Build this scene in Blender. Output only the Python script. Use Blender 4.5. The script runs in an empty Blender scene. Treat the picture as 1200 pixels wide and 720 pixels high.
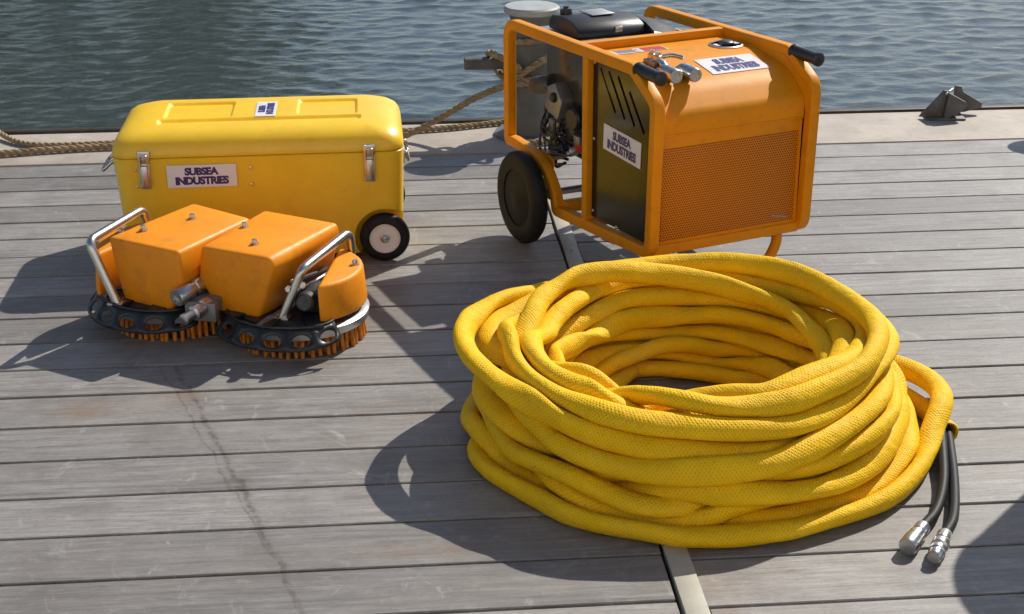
import bpy, bmesh, math, random
import numpy as np
from mathutils import Vector, Matrix

random.seed(11)
RNG = np.random.default_rng(11)
sc = bpy.context.scene
COL = sc.collection
R = math.radians

# ------------------------------------------------------------------ camera
YAW, PITCH, ROLL, CAM_H, FPX = R(4.56), R(22.0), R(-0.27), 1.5, 1767.0
right = Vector((math.cos(YAW), -math.sin(YAW), 0))
flat = Vector((math.sin(YAW), math.cos(YAW), 0))
fwd = flat * math.cos(PITCH) + Vector((0, 0, -math.sin(PITCH)))
up = flat * math.sin(PITCH) + Vector((0, 0, math.cos(PITCH)))
right, up = right * math.cos(ROLL) + up * math.sin(ROLL), up * math.cos(ROLL) - right * math.sin(ROLL)
cd = bpy.data.cameras.new('camera')
cam = bpy.data.objects.new('camera', cd)
COL.objects.link(cam)
m = Matrix((right, up, -fwd)).transposed().to_4x4()
m.translation = Vector((0, 0, CAM_H))
cam.matrix_world = m
cd.sensor_width = 36.0
cd.sensor_fit = 'HORIZONTAL'
cd.lens = FPX * 36.0 / 1200.0
cd.clip_start = 0.05
cd.clip_end = 3000
sc.camera = cam

# ------------------------------------------------------------------ light
SUN_DIR = Vector((0.80, 0.80, 1.0)).normalized()      # towards the sun
SUN_EL = math.asin(SUN_DIR.z)
SUN_AZ = math.atan2(SUN_DIR.x, SUN_DIR.y)
w = bpy.data.worlds.new('World')
sc.world = w
w.use_nodes = True
nt = w.node_tree
nt.nodes.clear()
sky = nt.nodes.new('ShaderNodeTexSky')
sky.sky_type = 'NISHITA'
sky.sun_disc = False
sky.sun_elevation = SUN_EL
sky.sun_rotation = SUN_AZ
sky.air_density = 1.0
sky.dust_density = 1.0
sky.ozone_density = 2.0
bg = nt.nodes.new('ShaderNodeBackground')
bg.inputs['Strength'].default_value = 0.097
wo = nt.nodes.new('ShaderNodeOutputWorld')
nt.links.new(sky.outputs[0], bg.inputs[0])
nt.links.new(bg.outputs[0], wo.inputs[0])
sd = bpy.data.lights.new('sun', 'SUN')
sd.energy = 5.0
sd.angle = R(0.53)
sd.color = (1.0, 0.94, 0.84)
sun = bpy.data.objects.new('sun', sd)
COL.objects.link(sun)
sun.rotation_euler = SUN_DIR.to_track_quat('Z', 'Y').to_euler()
sun.location = SUN_DIR * 30
sc.view_settings.view_transform = 'Standard'
sc.view_settings.look = 'None'
sc.view_settings.exposure = 0.0
sc.view_settings.gamma = 1.0
sc.view_settings.use_curve_mapping = False
sc.render.engine = 'CYCLES'
sc.cycles.use_denoising = True
sc.cycles.max_bounces = 6
sc.cycles.use_adaptive_sampling = True
sc.cycles.adaptive_threshold = 0.02
sc.cycles.caustics_reflective = False
sc.cycles.caustics_refractive = False


# ------------------------------------------------------------------ materials
class NT:
    """small wrapper round a node tree"""
    def __init__(self, name):
        self.m = bpy.data.materials.new(name)
        self.m.use_nodes = True
        self.t = self.m.node_tree
        self.b = self.t.nodes['Principled BSDF']

    def n(self, kind, **kw):
        nd = self.t.nodes.new(kind)
        ins = kw.pop('ins', {})
        for k, v in kw.items():
            setattr(nd, k, v)
        for k, v in ins.items():
            self.put(nd.inputs[k], v)
        return nd

    def put(self, sock, v):
        if hasattr(v, 'is_output'):
            self.t.links.new(v, sock)
        else:
            sock.default_value = v

    def math(self, op, a, b=None, c=None):
        nd = self.n('ShaderNodeMath', operation=op)
        self.put(nd.inputs[0], a)
        if b is not None:
            self.put(nd.inputs[1], b)
        if c is not None:
            self.put(nd.inputs[2], c)
        return nd.outputs[0]

    def noise(self, vec, scale, detail=4, rough=0.55, dist=0.0):
        nd = self.n('ShaderNodeTexNoise', ins={'Scale': scale, 'Detail': detail, 'Roughness': rough, 'Distortion': dist})
        if vec is not None:
            self.put(nd.inputs['Vector'], vec)
        return nd.outputs[0]

    def mapping(self, vec, scale=(1, 1, 1), loc=(0, 0, 0), rot=(0, 0, 0)):
        nd = self.n('ShaderNodeMapping', ins={'Scale': scale, 'Location': loc, 'Rotation': rot})
        self.put(nd.inputs['Vector'], vec)
        return nd.outputs[0]

    def ramp(self, fac, stops):
        nd = self.n('ShaderNodeValToRGB')
        cr = nd.color_ramp
        while len(cr.elements) < len(stops):
            cr.elements.new(0.5)
        for e, (p, c) in zip(cr.elements, stops):
            e.position = p
            e.color = (c, c, c, 1) if isinstance(c, (int, float)) else (*c, 1)
        self.put(nd.inputs[0], fac)
        return nd.outputs[0]

    def mix(self, fac, a, b, mode='MIX'):
        nd = self.n('ShaderNodeMix', data_type='RGBA', blend_type=mode)
        self.put(nd.inputs[0], fac)
        for s, v in ((nd.inputs[6], a), (nd.inputs[7], b)):
            self.put(s, (*v, 1) if isinstance(v, tuple) and len(v) == 3 else v)
        return nd.outputs[2]

    def bump(self, h, strength=0.3, dist=0.002, prev=None):
        nd = self.n('ShaderNodeBump', ins={'Strength': strength, 'Distance': dist})
        self.put(nd.inputs['Height'], h)
        if prev is not None:
            self.put(nd.inputs['Normal'], prev)
        return nd.outputs[0]

    def pos(self):
        return self.n('ShaderNodeNewGeometry').outputs['Position']

    def obj(self):
        return self.n('ShaderNodeTexCoord').outputs['Object']


def paint(name, col, rough=0.4, metal=0.0, var=0.10, scale=6.0, bump=0.0, bscale=60.0, coat=0.0, dirt=None, dirt_amt=0.0, spec=0.5):
    """solid material with slight uneven colour, gloss and relief"""
    t = NT(name)
    p = t.pos()
    n1 = t.noise(p, scale, 5, 0.6)
    dark = tuple(c * (1 - var * 1.3) for c in col)
    light = tuple(min(1, c * (1 + var)) for c in col)
    c = t.mix(t.ramp(n1, [(0.3, 0.0), (0.7, 1.0)]), dark, light)
    if dirt is not None:
        n2 = t.noise(p, scale * 3.1, 8, 0.7)
        c = t.mix(t.math('MULTIPLY', t.ramp(n2, [(0.52, 0.0), (0.72, 1.0)]), dirt_amt), c, dirt)
    t.put(t.b.inputs['Base Color'], c)
    n3 = t.noise(p, scale * 5, 4, 0.6)
    t.put(t.b.inputs['Roughness'], t.math('ADD', t.math('MULTIPLY', n3, 0.16), rough - 0.08))
    t.b.inputs['Metallic'].default_value = metal
    t.b.inputs['Coat Weight'].default_value = coat
    t.b.inputs['Coat Roughness'].default_value = 0.12
    t.b.inputs['Specular IOR Level'].default_value = spec
    if bump:
        t.put(t.b.inputs['Normal'], t.bump(t.noise(p, bscale, 5, 0.6), bump, 0.002))
    return t.m


def plastic(name, col, rough, **kw):
    """slightly translucent moulded plastic"""
    mt = paint(name, col, rough, **kw)
    b = mt.node_tree.nodes['Principled BSDF']
    b.inputs['Subsurface Weight'].default_value = 0.4
    b.inputs['Subsurface Radius'].default_value = (1.0, 0.6, 0.1)
    b.inputs['Subsurface Scale'].default_value = 0.05
    b.inputs['Specular IOR Level'].default_value = 0.55
    return mt


def deck_material():
    t = NT('weathered_deck_wood')
    p = t.pos()
    rnd = t.n('ShaderNodeObjectInfo').outputs['Random']
    off = t.n('ShaderNodeCombineXYZ')
    t.put(off.inputs[0], t.math('MULTIPLY', rnd, 37.0))
    t.put(off.inputs[1], t.math('MULTIPLY', rnd, 11.0))
    add = t.n('ShaderNodeVectorMath', operation='ADD')
    t.put(add.inputs[0], p)
    t.put(add.inputs[1], off.outputs[0])
    pv = add.outputs[0]
    grain = t.noise(t.mapping(pv, (4.0, 62, 20)), 1.0, 6, 0.72, 0.6)
    fine = t.noise(t.mapping(pv, (7, 340, 60)), 1.0, 4, 0.7)
    broad = t.noise(t.mapping(pv, (0.9, 4.5, 1)), 1.0, 4, 0.55)
    blot = t.noise(p, 5.5, 5, 0.65)
    c = t.mix(t.ramp(grain, [(0.30, 0.0), (0.68, 1.0)]), (0.130, 0.123, 0.118), (0.348, 0.332, 0.320))
    c = t.mix(t.math('MULTIPLY', t.ramp(broad, [(0.35, 0.0), (0.7, 1.0)]), 0.5), c, (0.33, 0.310, 0.29))
    tone = t.math('ADD', t.math('MULTIPLY', rnd, 0.52), 0.72)
    comb = t.n('ShaderNodeCombineColor')
    for k in range(3):
        t.put(comb.inputs[k], tone)
    c = t.mix(1.0, c, comb.outputs[0], 'MULTIPLY')
    # mottled dirt
    c = t.mix(t.math('MULTIPLY', t.ramp(blot, [(0.46, 0.0), (0.70, 1.0)]), 0.55), c, (0.135, 0.122, 0.110))
    # warm and cool patches in the greying
    tint = t.noise(t.mapping(pv, (1.6, 6.0, 1), (5, 2, 0)), 1.0, 4, 0.6)
    c = t.mix(t.math('MULTIPLY', t.ramp(tint, [(0.48, 0.0), (0.66, 1.0)]), 0.35), c, (0.275, 0.240, 0.208))
    knot = t.n('ShaderNodeTexVoronoi', ins={'Scale': 1.0, 'Randomness': 1.0})
    t.put(knot.inputs['Vector'], t.mapping(pv, (1.7, 6.5, 0.01)))
    c = t.mix(t.math('MULTIPLY', t.ramp(knot.outputs['Distance'], [(0.045, 1.0), (0.10, 0.0)]), 0.45), c, (0.12, 0.095, 0.075))
    speck = t.noise(t.mapping(p, (60, 95, 60)), 1.0, 4, 0.75)
    c = t.mix(t.math('MULTIPLY', t.ramp(speck, [(0.52, 0.0), (0.74, 1.0)]), 0.5), c, (0.115, 0.105, 0.096))
    pale = t.noise(t.mapping(p, (22, 40, 22), (4, 9, 0)), 1.0, 4, 0.7)
    c = t.mix(t.math('MULTIPLY', t.ramp(pale, [(0.55, 0.0), (0.75, 1.0)]), 0.35), c, (0.43, 0.41, 0.385))
    # fine dark checks along the grain
    c = t.mix(t.math('MULTIPLY', t.ramp(fine, [(0.53, 0.0), (0.68, 1.0)]), 0.6), c, (0.12, 0.11, 0.10))
    # pale scuffs
    sc_n = t.noise(t.mapping(p, (9, 5, 1), (3, 1, 0), (0, 0, 0.7)), 1.3, 6, 0.72, 1.6)
    c = t.mix(t.math('MULTIPLY', t.ramp(sc_n, [(0.60, 0.0), (0.69, 1.0)]), 0.38), c, (0.50, 0.485, 0.46))
    # scratches: thin pale lines where warped noise crosses mid value
    w1 = t.noise(t.mapping(p, (3.1, 4.6, 1), (7, 3, 0)), 1.0, 3, 0.5, 0.8)
    line = t.ramp(t.math('ABSOLUTE', t.math('SUBTRACT', w1, 0.5)), [(0.0, 1.0), (0.011, 0.0)])
    gate = t.ramp(t.noise(p, 2.3, 3, 0.6), [(0.54, 0.0), (0.66, 1.0)])
    c = t.mix(t.math('MULTIPLY', t.math('MULTIPLY', line, gate), 0.16), c, (0.52, 0.50, 0.48))
    sep = t.n('ShaderNodeSeparateXYZ')
    t.put(sep.inputs[0], p)
    X, Y = sep.outputs[0], sep.outputs[1]

    def gauss(a, centre, width):
        d = t.math('DIVIDE', t.math('SUBTRACT', a, centre), width)
        return t.math('POWER', 2.718, t.math('MULTIPLY', t.math('MULTIPLY', d, d), -1.0))
    # rust stains beside the steel strip and near the brush unit
    rn = t.ramp(t.noise(t.mapping(p, (9, 14, 1)), 1.0, 4, 0.7), [(0.42, 0.0), (0.7, 1.0)])
    rust = t.math('MULTIPLY', gauss(X, 0.555, 0.04), rn)
    r2 = t.math('MULTIPLY', t.math('MULTIPLY', gauss(X, -0.02, 0.10), gauss(Y, 3.10, 0.05)), rn)
    r3 = t.math('MULTIPLY', t.math('MULTIPLY', gauss(X, -0.72, 0.12), gauss(Y, 3.16, 0.07)), rn)
    r4 = t.math('MULTIPLY', t.math('MULTIPLY', gauss(X, 0.10, 0.22), gauss(Y, 2.50, 0.03)), rn)
    r5 = t.math('MULTIPLY', t.math('MULTIPLY', gauss(X, -0.52, 0.05), gauss(Y, 3.22, 0.06)), rn)
    rs = t.math('ADD', t.math('ADD', t.math('ADD', rust, r2), t.math('ADD', r3, r4)), r5)
    c = t.mix(t.math('MINIMUM', t.math('MULTIPLY', rs, 0.7), 0.7), c, (0.225, 0.140, 0.085))
    # dark double scuff line dragged across the boards
    wob = t.math('MULTIPLY', t.math('SUBTRACT', t.noise(p, 7.0, 4, 0.6), 0.5), 0.07)
    # x along the drag as a function of y: -0.55 at 3.39 to -0.19 at 2.34
    cx = t.math('ADD', t.math('ADD', t.math('ADD', t.math('MULTIPLY', t.math('SUBTRACT', 3.39, Y), 0.335), -0.556), wob), t.math('MULTIPLY', rnd, 0.018))
    brk = t.ramp(t.noise(t.mapping(p, (26, 34, 1)), 1.0, 5, 0.7), [(0.36, 0.15), (0.60, 1.0)])
    lim = t.math('MULTIPLY', t.ramp(t.math('SUBTRACT', 3.42, Y), [(0.0, 0.0), (0.03, 1.0)]), brk)
    l1 = gauss(X, cx, 0.0060)
    l2 = t.math('MULTIPLY', gauss(X, t.math('ADD', cx, t.math('MULTIPLY', t.math('SUBTRACT', Y, 2.3), -0.035)), 0.0028), 0.8)
    l3 = t.math('MULTIPLY', gauss(X, cx, 0.030), 0.16)
    dl = t.math('MULTIPLY', t.math('MINIMUM', t.math('ADD', t.math('ADD', l1, l2), l3), 1.0), lim)
    c = t.mix(t.math('MULTIPLY', dl, 0.72), c, (0.070, 0.055, 0.048))
    t.put(t.b.inputs['Base Color'], c)
    t.put(t.b.inputs['Roughness'], t.math('ADD', t.math('MULTIPLY', grain, 0.22), 0.38))
    t.b.inputs['Specular IOR Level'].default_value = 0.55
    nb = t.bump(grain, 0.75, 0.003)
    nb = t.bump(fine, 0.35, 0.0012, nb)
    nb = t.bump(t.noise(t.mapping(pv, (1.2, 9, 1)), 1.0, 3, 0.5), 0.25, 0.006, nb)
    t.put(t.b.inputs['Normal'], nb)
    return t.m


def water_material():
    t = NT('harbour_water')
    p = t.pos()
    t.b.inputs['Base Color'].default_value = (0.048, 0.064, 0.063, 1)
    t.b.inputs['Roughness'].default_value = 0.035
    t.b.inputs['IOR'].default_value = 1.48
    h = t.noise(t.mapping(p, (9.0, 15.0, 1)), 1.0, 5, 0.58, 0.5)
    t.put(t.b.inputs['Normal'], t.bump(h, 0.45, 0.015))
    return t.m


def weave_material(name, col):
    """knitted sleeve: UV x = metres along the hose, UV y = turn round it"""
    t = NT(name)
    uv = t.n('ShaderNodeUVMap', uv_map='UVMap').outputs[0]
    sep = t.n('ShaderNodeSeparateXYZ')
    t.put(sep.inputs[0], uv)
    s, v = sep.outputs[0], sep.outputs[1]
    warp = t.math('MULTIPLY', t.math('SUBTRACT', t.noise(t.pos(), 38, 3, 0.6), 0.5), 3.2)
    a = t.math('ADD', t.math('MULTIPLY', s, 2 * math.pi / 0.0078), warp)
    b = t.math('MULTIPLY', v, 2 * math.pi * 14)
    h1 = t.math('SINE', t.math('ADD', a, b))
    h2 = t.math('SINE', t.math('SUBTRACT', a, b))
    h = t.math('MAXIMUM', h1, h2)
    p = t.pos()
    n1 = t.noise(p, 7, 5, 0.6)
    c = t.mix(t.ramp(n1, [(0.3, 0.0), (0.7, 1.0)]), tuple(k * 0.86 for k in col), tuple(min(1, k * 1.06) for k in col))
    pit = t.ramp(h, [(0.0, 1.0), (0.40, 0.0)])
    c = t.mix(t.math('MULTIPLY', pit, 0.34), c, tuple(k * 0.5 for k in col))
    soil = t.ramp(t.noise(p, 26, 7, 0.72), [(0.60, 0.0), (0.78, 1.0)])
    c = t.mix(t.math('MULTIPLY', soil, 0.38), c, (0.30, 0.18, 0.03))
    grime = t.ramp(t.noise(p, 9, 6, 0.7, 0.8), [(0.56, 0.0), (0.74, 1.0)])
    c = t.mix(t.math('MULTIPLY', grime, 0.30), c, (0.42, 0.27, 0.06))
    faded = t.ramp(t.noise(p, 4.5, 5, 0.6), [(0.52, 0.0), (0.70, 1.0)])
    c = t.mix(t.math('MULTIPLY', faded, 0.35), c, (0.95, 0.66, 0.06))
    t.put(t.b.inputs['Base Color'], c)
    t.b.inputs['Roughness'].default_value = 0.62
    t.b.inputs['Specular IOR Level'].default_value = 0.22
    nb = t.bump(t.math('MULTIPLY', h, t.ramp(t.noise(p, 18, 3, 0.6), [(0.35, 0.25), (0.65, 1.0)])), 0.55, 0.0012)
    cre = t.n('ShaderNodeCombineXYZ')
    t.put(cre.inputs[0], t.math('MULTIPLY', s, 42.0))
    t.put(cre.inputs[1], t.math('MULTIPLY', t.math('SINE', t.math('MULTIPLY', v, 2 * math.pi)), 1.1))
    t.put(cre.inputs[2], t.math('MULTIPLY', t.math('COSINE', t.math('MULTIPLY', v, 2 * math.pi)), 1.1))
    nb = t.bump(t.noise(cre.outputs[0], 1.0, 4, 0.6, 0.6), 0.55, 0.007, nb)
    nb = t.bump(t.noise(p, 220, 3, 0.7), 0.35, 0.001, nb)
    t.put(t.b.inputs['Normal'], nb)
    return t.m


def grille_material(col):
    t = NT('perforated_orange_sheet')
    o = t.obj()
    sep = t.n('ShaderNodeSeparateXYZ')
    t.put(sep.inputs[0], o)
    P = 0.0074

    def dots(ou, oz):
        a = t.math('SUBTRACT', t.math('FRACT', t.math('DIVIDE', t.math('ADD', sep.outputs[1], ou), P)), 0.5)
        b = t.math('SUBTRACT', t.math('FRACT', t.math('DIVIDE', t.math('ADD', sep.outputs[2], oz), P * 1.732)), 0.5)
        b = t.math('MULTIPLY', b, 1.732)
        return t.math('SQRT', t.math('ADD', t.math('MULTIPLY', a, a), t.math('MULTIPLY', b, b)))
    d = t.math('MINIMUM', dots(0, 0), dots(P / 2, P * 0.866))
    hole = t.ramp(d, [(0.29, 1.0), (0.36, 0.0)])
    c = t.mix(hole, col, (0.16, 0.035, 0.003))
    t.put(t.b.inputs['Base Color'], c)
    t.b.inputs['Roughness'].default_value = 0.45
    t.b.inputs['Specular IOR Level'].default_value = 0.3
    t.put(t.b.inputs['Normal'], t.bump(t.math('SUBTRACT', 1.0, hole), 0.5, 0.002))
    return t.m


M = {}
M['deck'] = deck_material()
M['water'] = water_material()
M['sleeve'] = weave_material('yellow_woven_sleeve', (0.94, 0.56, 0.005))
M['case'] = plastic('yellow_moulded_plastic', (0.95, 0.595, 0.030), 0.36, var=0.05, bump=0.10, bscale=160, dirt=(0.45, 0.27, 0.03), dirt_amt=0.18)
M['foam'] = paint('orange_coated_foam', (0.90, 0.300, 0.004), 0.48, spec=0.42, var=0.07, bump=0.30, bscale=190, dirt=(0.40, 0.15, 0.025), dirt_amt=0.45)
M['orange'] = paint('orange_powder_coat', (0.78, 0.29, 0.005), 0.46, spec=0.22, var=0.05, bump=0.06, bscale=260, dirt=(0.33, 0.13, 0.02), dirt_amt=0.35)
M['grille'] = grille_material((0.76, 0.25, 0.005))
M['steel'] = paint('brushed_stainless_steel', (0.58, 0.57, 0.55), 0.30, metal=1.0, var=0.08, scale=30, bump=0.08, bscale=400)
M['galv'] = paint('galvanised_steel', (0.50, 0.50, 0.49), 0.42, metal=0.85, var=0.15, scale=25, dirt=(0.2, 0.18, 0.16), dirt_amt=0.5)
M['rubber'] = paint('black_rubber', (0.013, 0.013, 0.013), 0.62, spec=0.3, var=0.2, scale=20, bump=0.2, bscale=120, dirt=(0.05, 0.046, 0.04), dirt_amt=0.3)
M['black'] = paint('black_plastic', (0.016, 0.017, 0.020), 0.40, var=0.15, scale=15, bump=0.1, bscale=200, dirt=(0.07, 0.07, 0.07), dirt_amt=0.25)
M['blacksheet'] = paint('gloss_black_sheet', (0.014, 0.013, 0.011), 0.17, var=0.1, scale=5, bump=0.02, bscale=9, spec=0.30)
M['rim'] = paint('white_wheel_rim', (0.86, 0.84, 0.82), 0.45, var=0.04, scale=30, dirt=(0.45, 0.4, 0.36), dirt_amt=0.25)
M['white'] = paint('white_vinyl', (0.78, 0.76, 0.78), 0.35, var=0.03, scale=20)
M['ink'] = paint('navy_print', (0.035, 0.028, 0.17), 0.4, var=0.1, scale=40)
M['redink'] = paint('red_print', (0.55, 0.05, 0.04), 0.4, var=0.1, scale=40)
M['greyink'] = paint('grey_print', (0.30, 0.22, 0.28), 0.4, var=0.1, scale=40)
M['bristle'] = paint('orange_brown_bristle', (0.60, 0.19, 0.014), 0.5, var=0.35, scale=60)
M['engine'] = paint('dark_engine_casting', (0.085, 0.085, 0.088), 0.45, metal=0.5, var=0.3, scale=30, bump=0.3, bscale=90, dirt=(0.02, 0.02, 0.02), dirt_amt=0.5)
M['alloy'] = paint('grey_alloy_casting', (0.26, 0.26, 0.26), 0.45, metal=0.6, var=0.2, scale=30, bump=0.2, bscale=90)
M['tank'] = paint('dark_olive_tank', (0.055, 0.048, 0.030), 0.25, var=0.15, scale=10, coat=0.3)
M['red'] = paint('red_plastic', (0.50, 0.018, 0.012), 0.4, var=0.1)
M['bollard'] = paint('shaded_bollard_paint', (0.135, 0.14, 0.135), 0.5, var=0.14, scale=14, bump=0.2, bscale=70, dirt=(0.13, 0.10, 0.07), dirt_amt=0.5)  # shade on the post is put into this grey; the cap stays pale
M['capgrey'] = paint('pale_bollard_cap', (0.42, 0.43, 0.43), 0.5, var=0.12, scale=14, bump=0.15, bscale=70, dirt=(0.2, 0.17, 0.13), dirt_amt=0.4)
M['iron'] = paint('dark_cast_iron', (0.125, 0.120, 0.115), 0.6, metal=0.1, var=0.25, scale=22, bump=0.35, bscale=80, dirt=(0.13, 0.075, 0.04), dirt_amt=0.5)
M['rope'] = paint('tan_hemp_rope', (0.34, 0.245, 0.135), 0.8, var=0.25, scale=30, bump=0.7, bscale=260, dirt=(0.15, 0.11, 0.06), dirt_amt=0.5)
M['edgeboard'] = paint('pale_edge_timber', (0.43, 0.375, 0.32), 0.65, var=0.16, scale=5, bump=0.3, bscale=90, dirt=(0.28, 0.20, 0.14), dirt_amt=0.5)
M['edgesteel'] = paint('dark_edge_steel', (0.045, 0.035, 0.03), 0.55, metal=0.2, var=0.3, scale=12, bump=0.2, bscale=60, dirt=(0.12, 0.06, 0.03), dirt_amt=0.5)
M['under'] = paint('dark_joist_timber', (0.012, 0.011, 0.010), 0.8, var=0.3)
M['strip'] = paint('beige_steel_strip', (0.43, 0.41, 0.35), 0.48, var=0.10, scale=9, bump=0.12, bscale=90, dirt=(0.30, 0.22, 0.14), dirt_amt=0.35)
M['hosepipe'] = paint('black_hydraulic_hose', (0.010, 0.011, 0.013), 0.55, spec=0.25, var=0.15, scale=40, bump=0.1, bscale=300)

M['concrete'] = paint('pale_concrete', (0.48, 0.46, 0.43), 0.75, var=0.12, scale=3, bump=0.2, bscale=50)
M['render'] = paint('white_render', (0.82, 0.79, 0.74), 0.8, var=0.05, scale=1.0, bump=0.1, bscale=40)
M['drum'] = paint('blue_drum_paint', (0.03, 0.10, 0.28), 0.4, var=0.15, dirt=(0.2, 0.1, 0.05), dirt_amt=0.4)
M['leaf'] = paint('tree_leaves', (0.085, 0.090, 0.035), 0.55, var=0.35, scale=0.6)
M['bank'] = paint('bank_grass', (0.07, 0.085, 0.035), 0.8, var=0.3, scale=0.5)

# ------------------------------------------------------------------ mesh helpers
def new_obj(name, mesh, mat=None, parent=None, smooth=False, angle=None):
    o = bpy.data.objects.new(name, mesh)
    COL.objects.link(o)
    if mat:
        mesh.materials.clear()
        mesh.materials.append(M[mat] if isinstance(mat, str) else mat)
    if smooth:
        for p in mesh.polygons:
            p.use_smooth = True
        if angle is not None:
            try:
                mesh.set_sharp_from_angle(angle=R(angle))
            except Exception:
                pass
    if parent is not None:
        o.parent = parent
    return o


def thing(name, label, cat, loc=(0, 0, 0), rz=0.0, group=None):
    o = bpy.data.objects.new(name, None)
    o.empty_display_size = 0.1
    COL.objects.link(o)
    o.location = loc
    o.rotation_euler = (0, 0, rz)
    tag(o, label, cat, group)
    return o


def tag(o, label=None, cat=None, group=None, kind=None):
    if label:
        o['label'] = label
    if cat:
        o['category'] = cat
    if group:
        o['group'] = group
    if kind:
        o['kind'] = kind
    return o


class MB:
    """collects geometry, builds ONE mesh object"""
    def __init__(self):
        self.v, self.f = [], []

    def add(self, vs, fs):
        k = len(self.v)
        self.v += [tuple(p) for p in vs]
        self.f += [tuple(i + k for i in f) for f in fs]
        return self

    def box(self, lo, hi):
        (a, b, c), (d, e, f) = lo, hi
        return self.add([(a, b, c), (d, b, c), (d, e, c), (a, e, c), (a, b, f), (d, b, f), (d, e, f), (a, e, f)],
                        [(0, 3, 2, 1), (4, 5, 6, 7), (0, 1, 5, 4), (1, 2, 6, 5), (2, 3, 7, 6), (3, 0, 4, 7)])

    def lathe(self, prof, origin=(0, 0, 0), axis=(0, 0, 1), n=32, closed=False):
        """prof: list of (radius, height along axis)"""
        ax = Vector(axis).normalized()
        q = Vector((0, 0, 1)).rotation_difference(ax)
        vs, fs = [], []
        for r, h in prof:
            for k in range(n):
                a = 2 * math.pi * k / n
                vs.append(Vector(origin) + q @ Vector((r * math.cos(a), r * math.sin(a), h)))
        mloop = len(prof) if closed else len(prof) - 1
        for i in range(mloop):
            j = (i + 1) % len(prof)
            for k in range(n):
                l = (k + 1) % n
                fs.append((i * n + k, i * n + l, j * n + l, j * n + k))
        if not closed:
            if prof[0][0] > 1e-6:
                fs.append(tuple(range(n - 1, -1, -1)))
            if prof[-1][0] > 1e-6:
                fs.append(tuple((len(prof) - 1) * n + k for k in range(n)))
        return self.add(vs, fs)

    def cyl(self, a, b, r, n=20, r2=None, bev=0.0):
        a, b = Vector(a), Vector(b)
        L = (b - a).length
        r2 = r if r2 is None else r2
        prof = [(r, 0), (r2, L)] if not bev else [(r - bev, 0), (r, bev), (r2, L - bev), (r2 - bev, L)]
        return self.lathe(prof, a, b - a, n)

    def sweep(self, path, rad, n=12, closed=False, square=False, sec=None, caps=True, uphint=(0, 0, 1)):
        P = [Vector(p) for p in path]
        m = len(P)
        if sec is None:
            if square:
                sec = []
                q = 0.30
                for cx, cy in ((1, 1), (-1, 1), (-1, -1), (1, -1)):
                    a0 = math.atan2(cy, cx) - math.pi / 4
                    for k in range(4):
                        a = a0 + math.pi / 2 * k / 3
                        sec.append((cx * (1 - q) + q * math.cos(a), cy * (1 - q) + q * math.sin(a)))
            else:
                sec = [(math.cos(2 * math.pi * k / n), math.sin(2 * math.pi * k / n)) for k in range(n)]
        n = len(sec)
        T = []
        for i in range(m):
            a = P[i - 1] if (i > 0 or closed) else P[i]
            b = P[(i + 1) % m] if (i < m - 1 or closed) else P[i]
            T.append((b - a).normalized())
        nrm = Vector(uphint)
        nrm = (nrm - T[0] * nrm.dot(T[0]))
        if nrm.length < 1e-4:
            nrm = T[0].orthogonal()
        nrm.normalize()
        vs, fs = [], []
        for i in range(m):
            if i:
                q = T[i - 1].rotation_difference(T[i])
                nrm = q @ nrm
                nrm = (nrm - T[i] * nrm.dot(T[i])).normalized()
            bi = T[i].cross(nrm)
            rr = rad(i) if callable(rad) else rad
            for cx, cy in sec:
                vs.append(P[i] + nrm * (cx * rr) + bi * (cy * rr))
        for i in range(m if closed else m - 1):
            j = (i + 1) % m
            for k in range(n):
                l = (k + 1) % n
                fs.append((i * n + k, i * n + l, j * n + l, j * n + k))
        if caps and not closed:
            fs.append(tuple(range(n - 1, -1, -1)))
            fs.append(tuple((m - 1) * n + k for k in range(n)))
        return self.add(vs, fs)

    def prism(self, poly, f):
        """poly in 2D, f(x, y, t) -> 3D with t in 0..1"""
        n = len(poly)
        vs = [f(x, y, 0) for x, y in poly] + [f(x, y, 1) for x, y in poly]
        fs = [tuple(range(n - 1, -1, -1)), tuple(range(n, 2 * n))]
        fs += [(i, (i + 1) % n, n + (i + 1) % n, n + i) for i in range(n)]
        return self.add(vs, fs)

    def mesh(self, name, bevel=0.0, seg=2, angle=35):
        me = bpy.data.meshes.new(name)
        bm = bmesh.new()
        bv = [bm.verts.new(p) for p in self.v]
        for f in self.f:
            try:
                bm.faces.new([bv[i] for i in f])
            except ValueError:
                pass
        bmesh.ops.remove_doubles(bm, verts=bm.verts, dist=1e-6)
        bmesh.ops.recalc_face_normals(bm, faces=bm.faces)
        if bevel:
            es = [e for e in bm.edges if len(e.link_faces) == 2 and e.calc_face_angle(0) > R(angle)]
            bmesh.ops.bevel(bm, geom=es, offset=bevel, segments=seg, profile=0.5, affect='EDGES', clamp_overlap=True)
        bm.to_mesh(me)
        bm.free()
        return me

    def build(self, name, mat, parent=None, bevel=0.0, seg=2, smooth=True, angle=38):
        return new_obj(name, self.mesh(name, bevel, seg), mat, parent, smooth, angle)


def fillet(pts, r, n=6, closed=False):
    """round the corners of a polyline; r may be a list"""
    P = [Vector(p) for p in pts]
    out = []
    m = len(P)
    for i, p in enumerate(P):
        rr = r[i] if isinstance(r, (list, tuple)) else r
        if (not closed and i in (0, m - 1)) or rr <= 0:
            out.append(p)
            continue
        a, b = P[i - 1], P[(i + 1) % m]
        da, db = (a - p), (b - p)
        la, lb = da.length, db.length
        da.normalize()
        db.normalize()
        ang = da.angle(db)
        t = min(rr / math.tan(ang / 2), la * 0.48, lb * 0.48)
        s, e = p + da * t, p + db * t
        for k in range(n + 1):
            f = k / n
            out.append(s * (1 - f) ** 2 + p * (2 * f * (1 - f)) + e * f * f)
    return out


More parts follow.
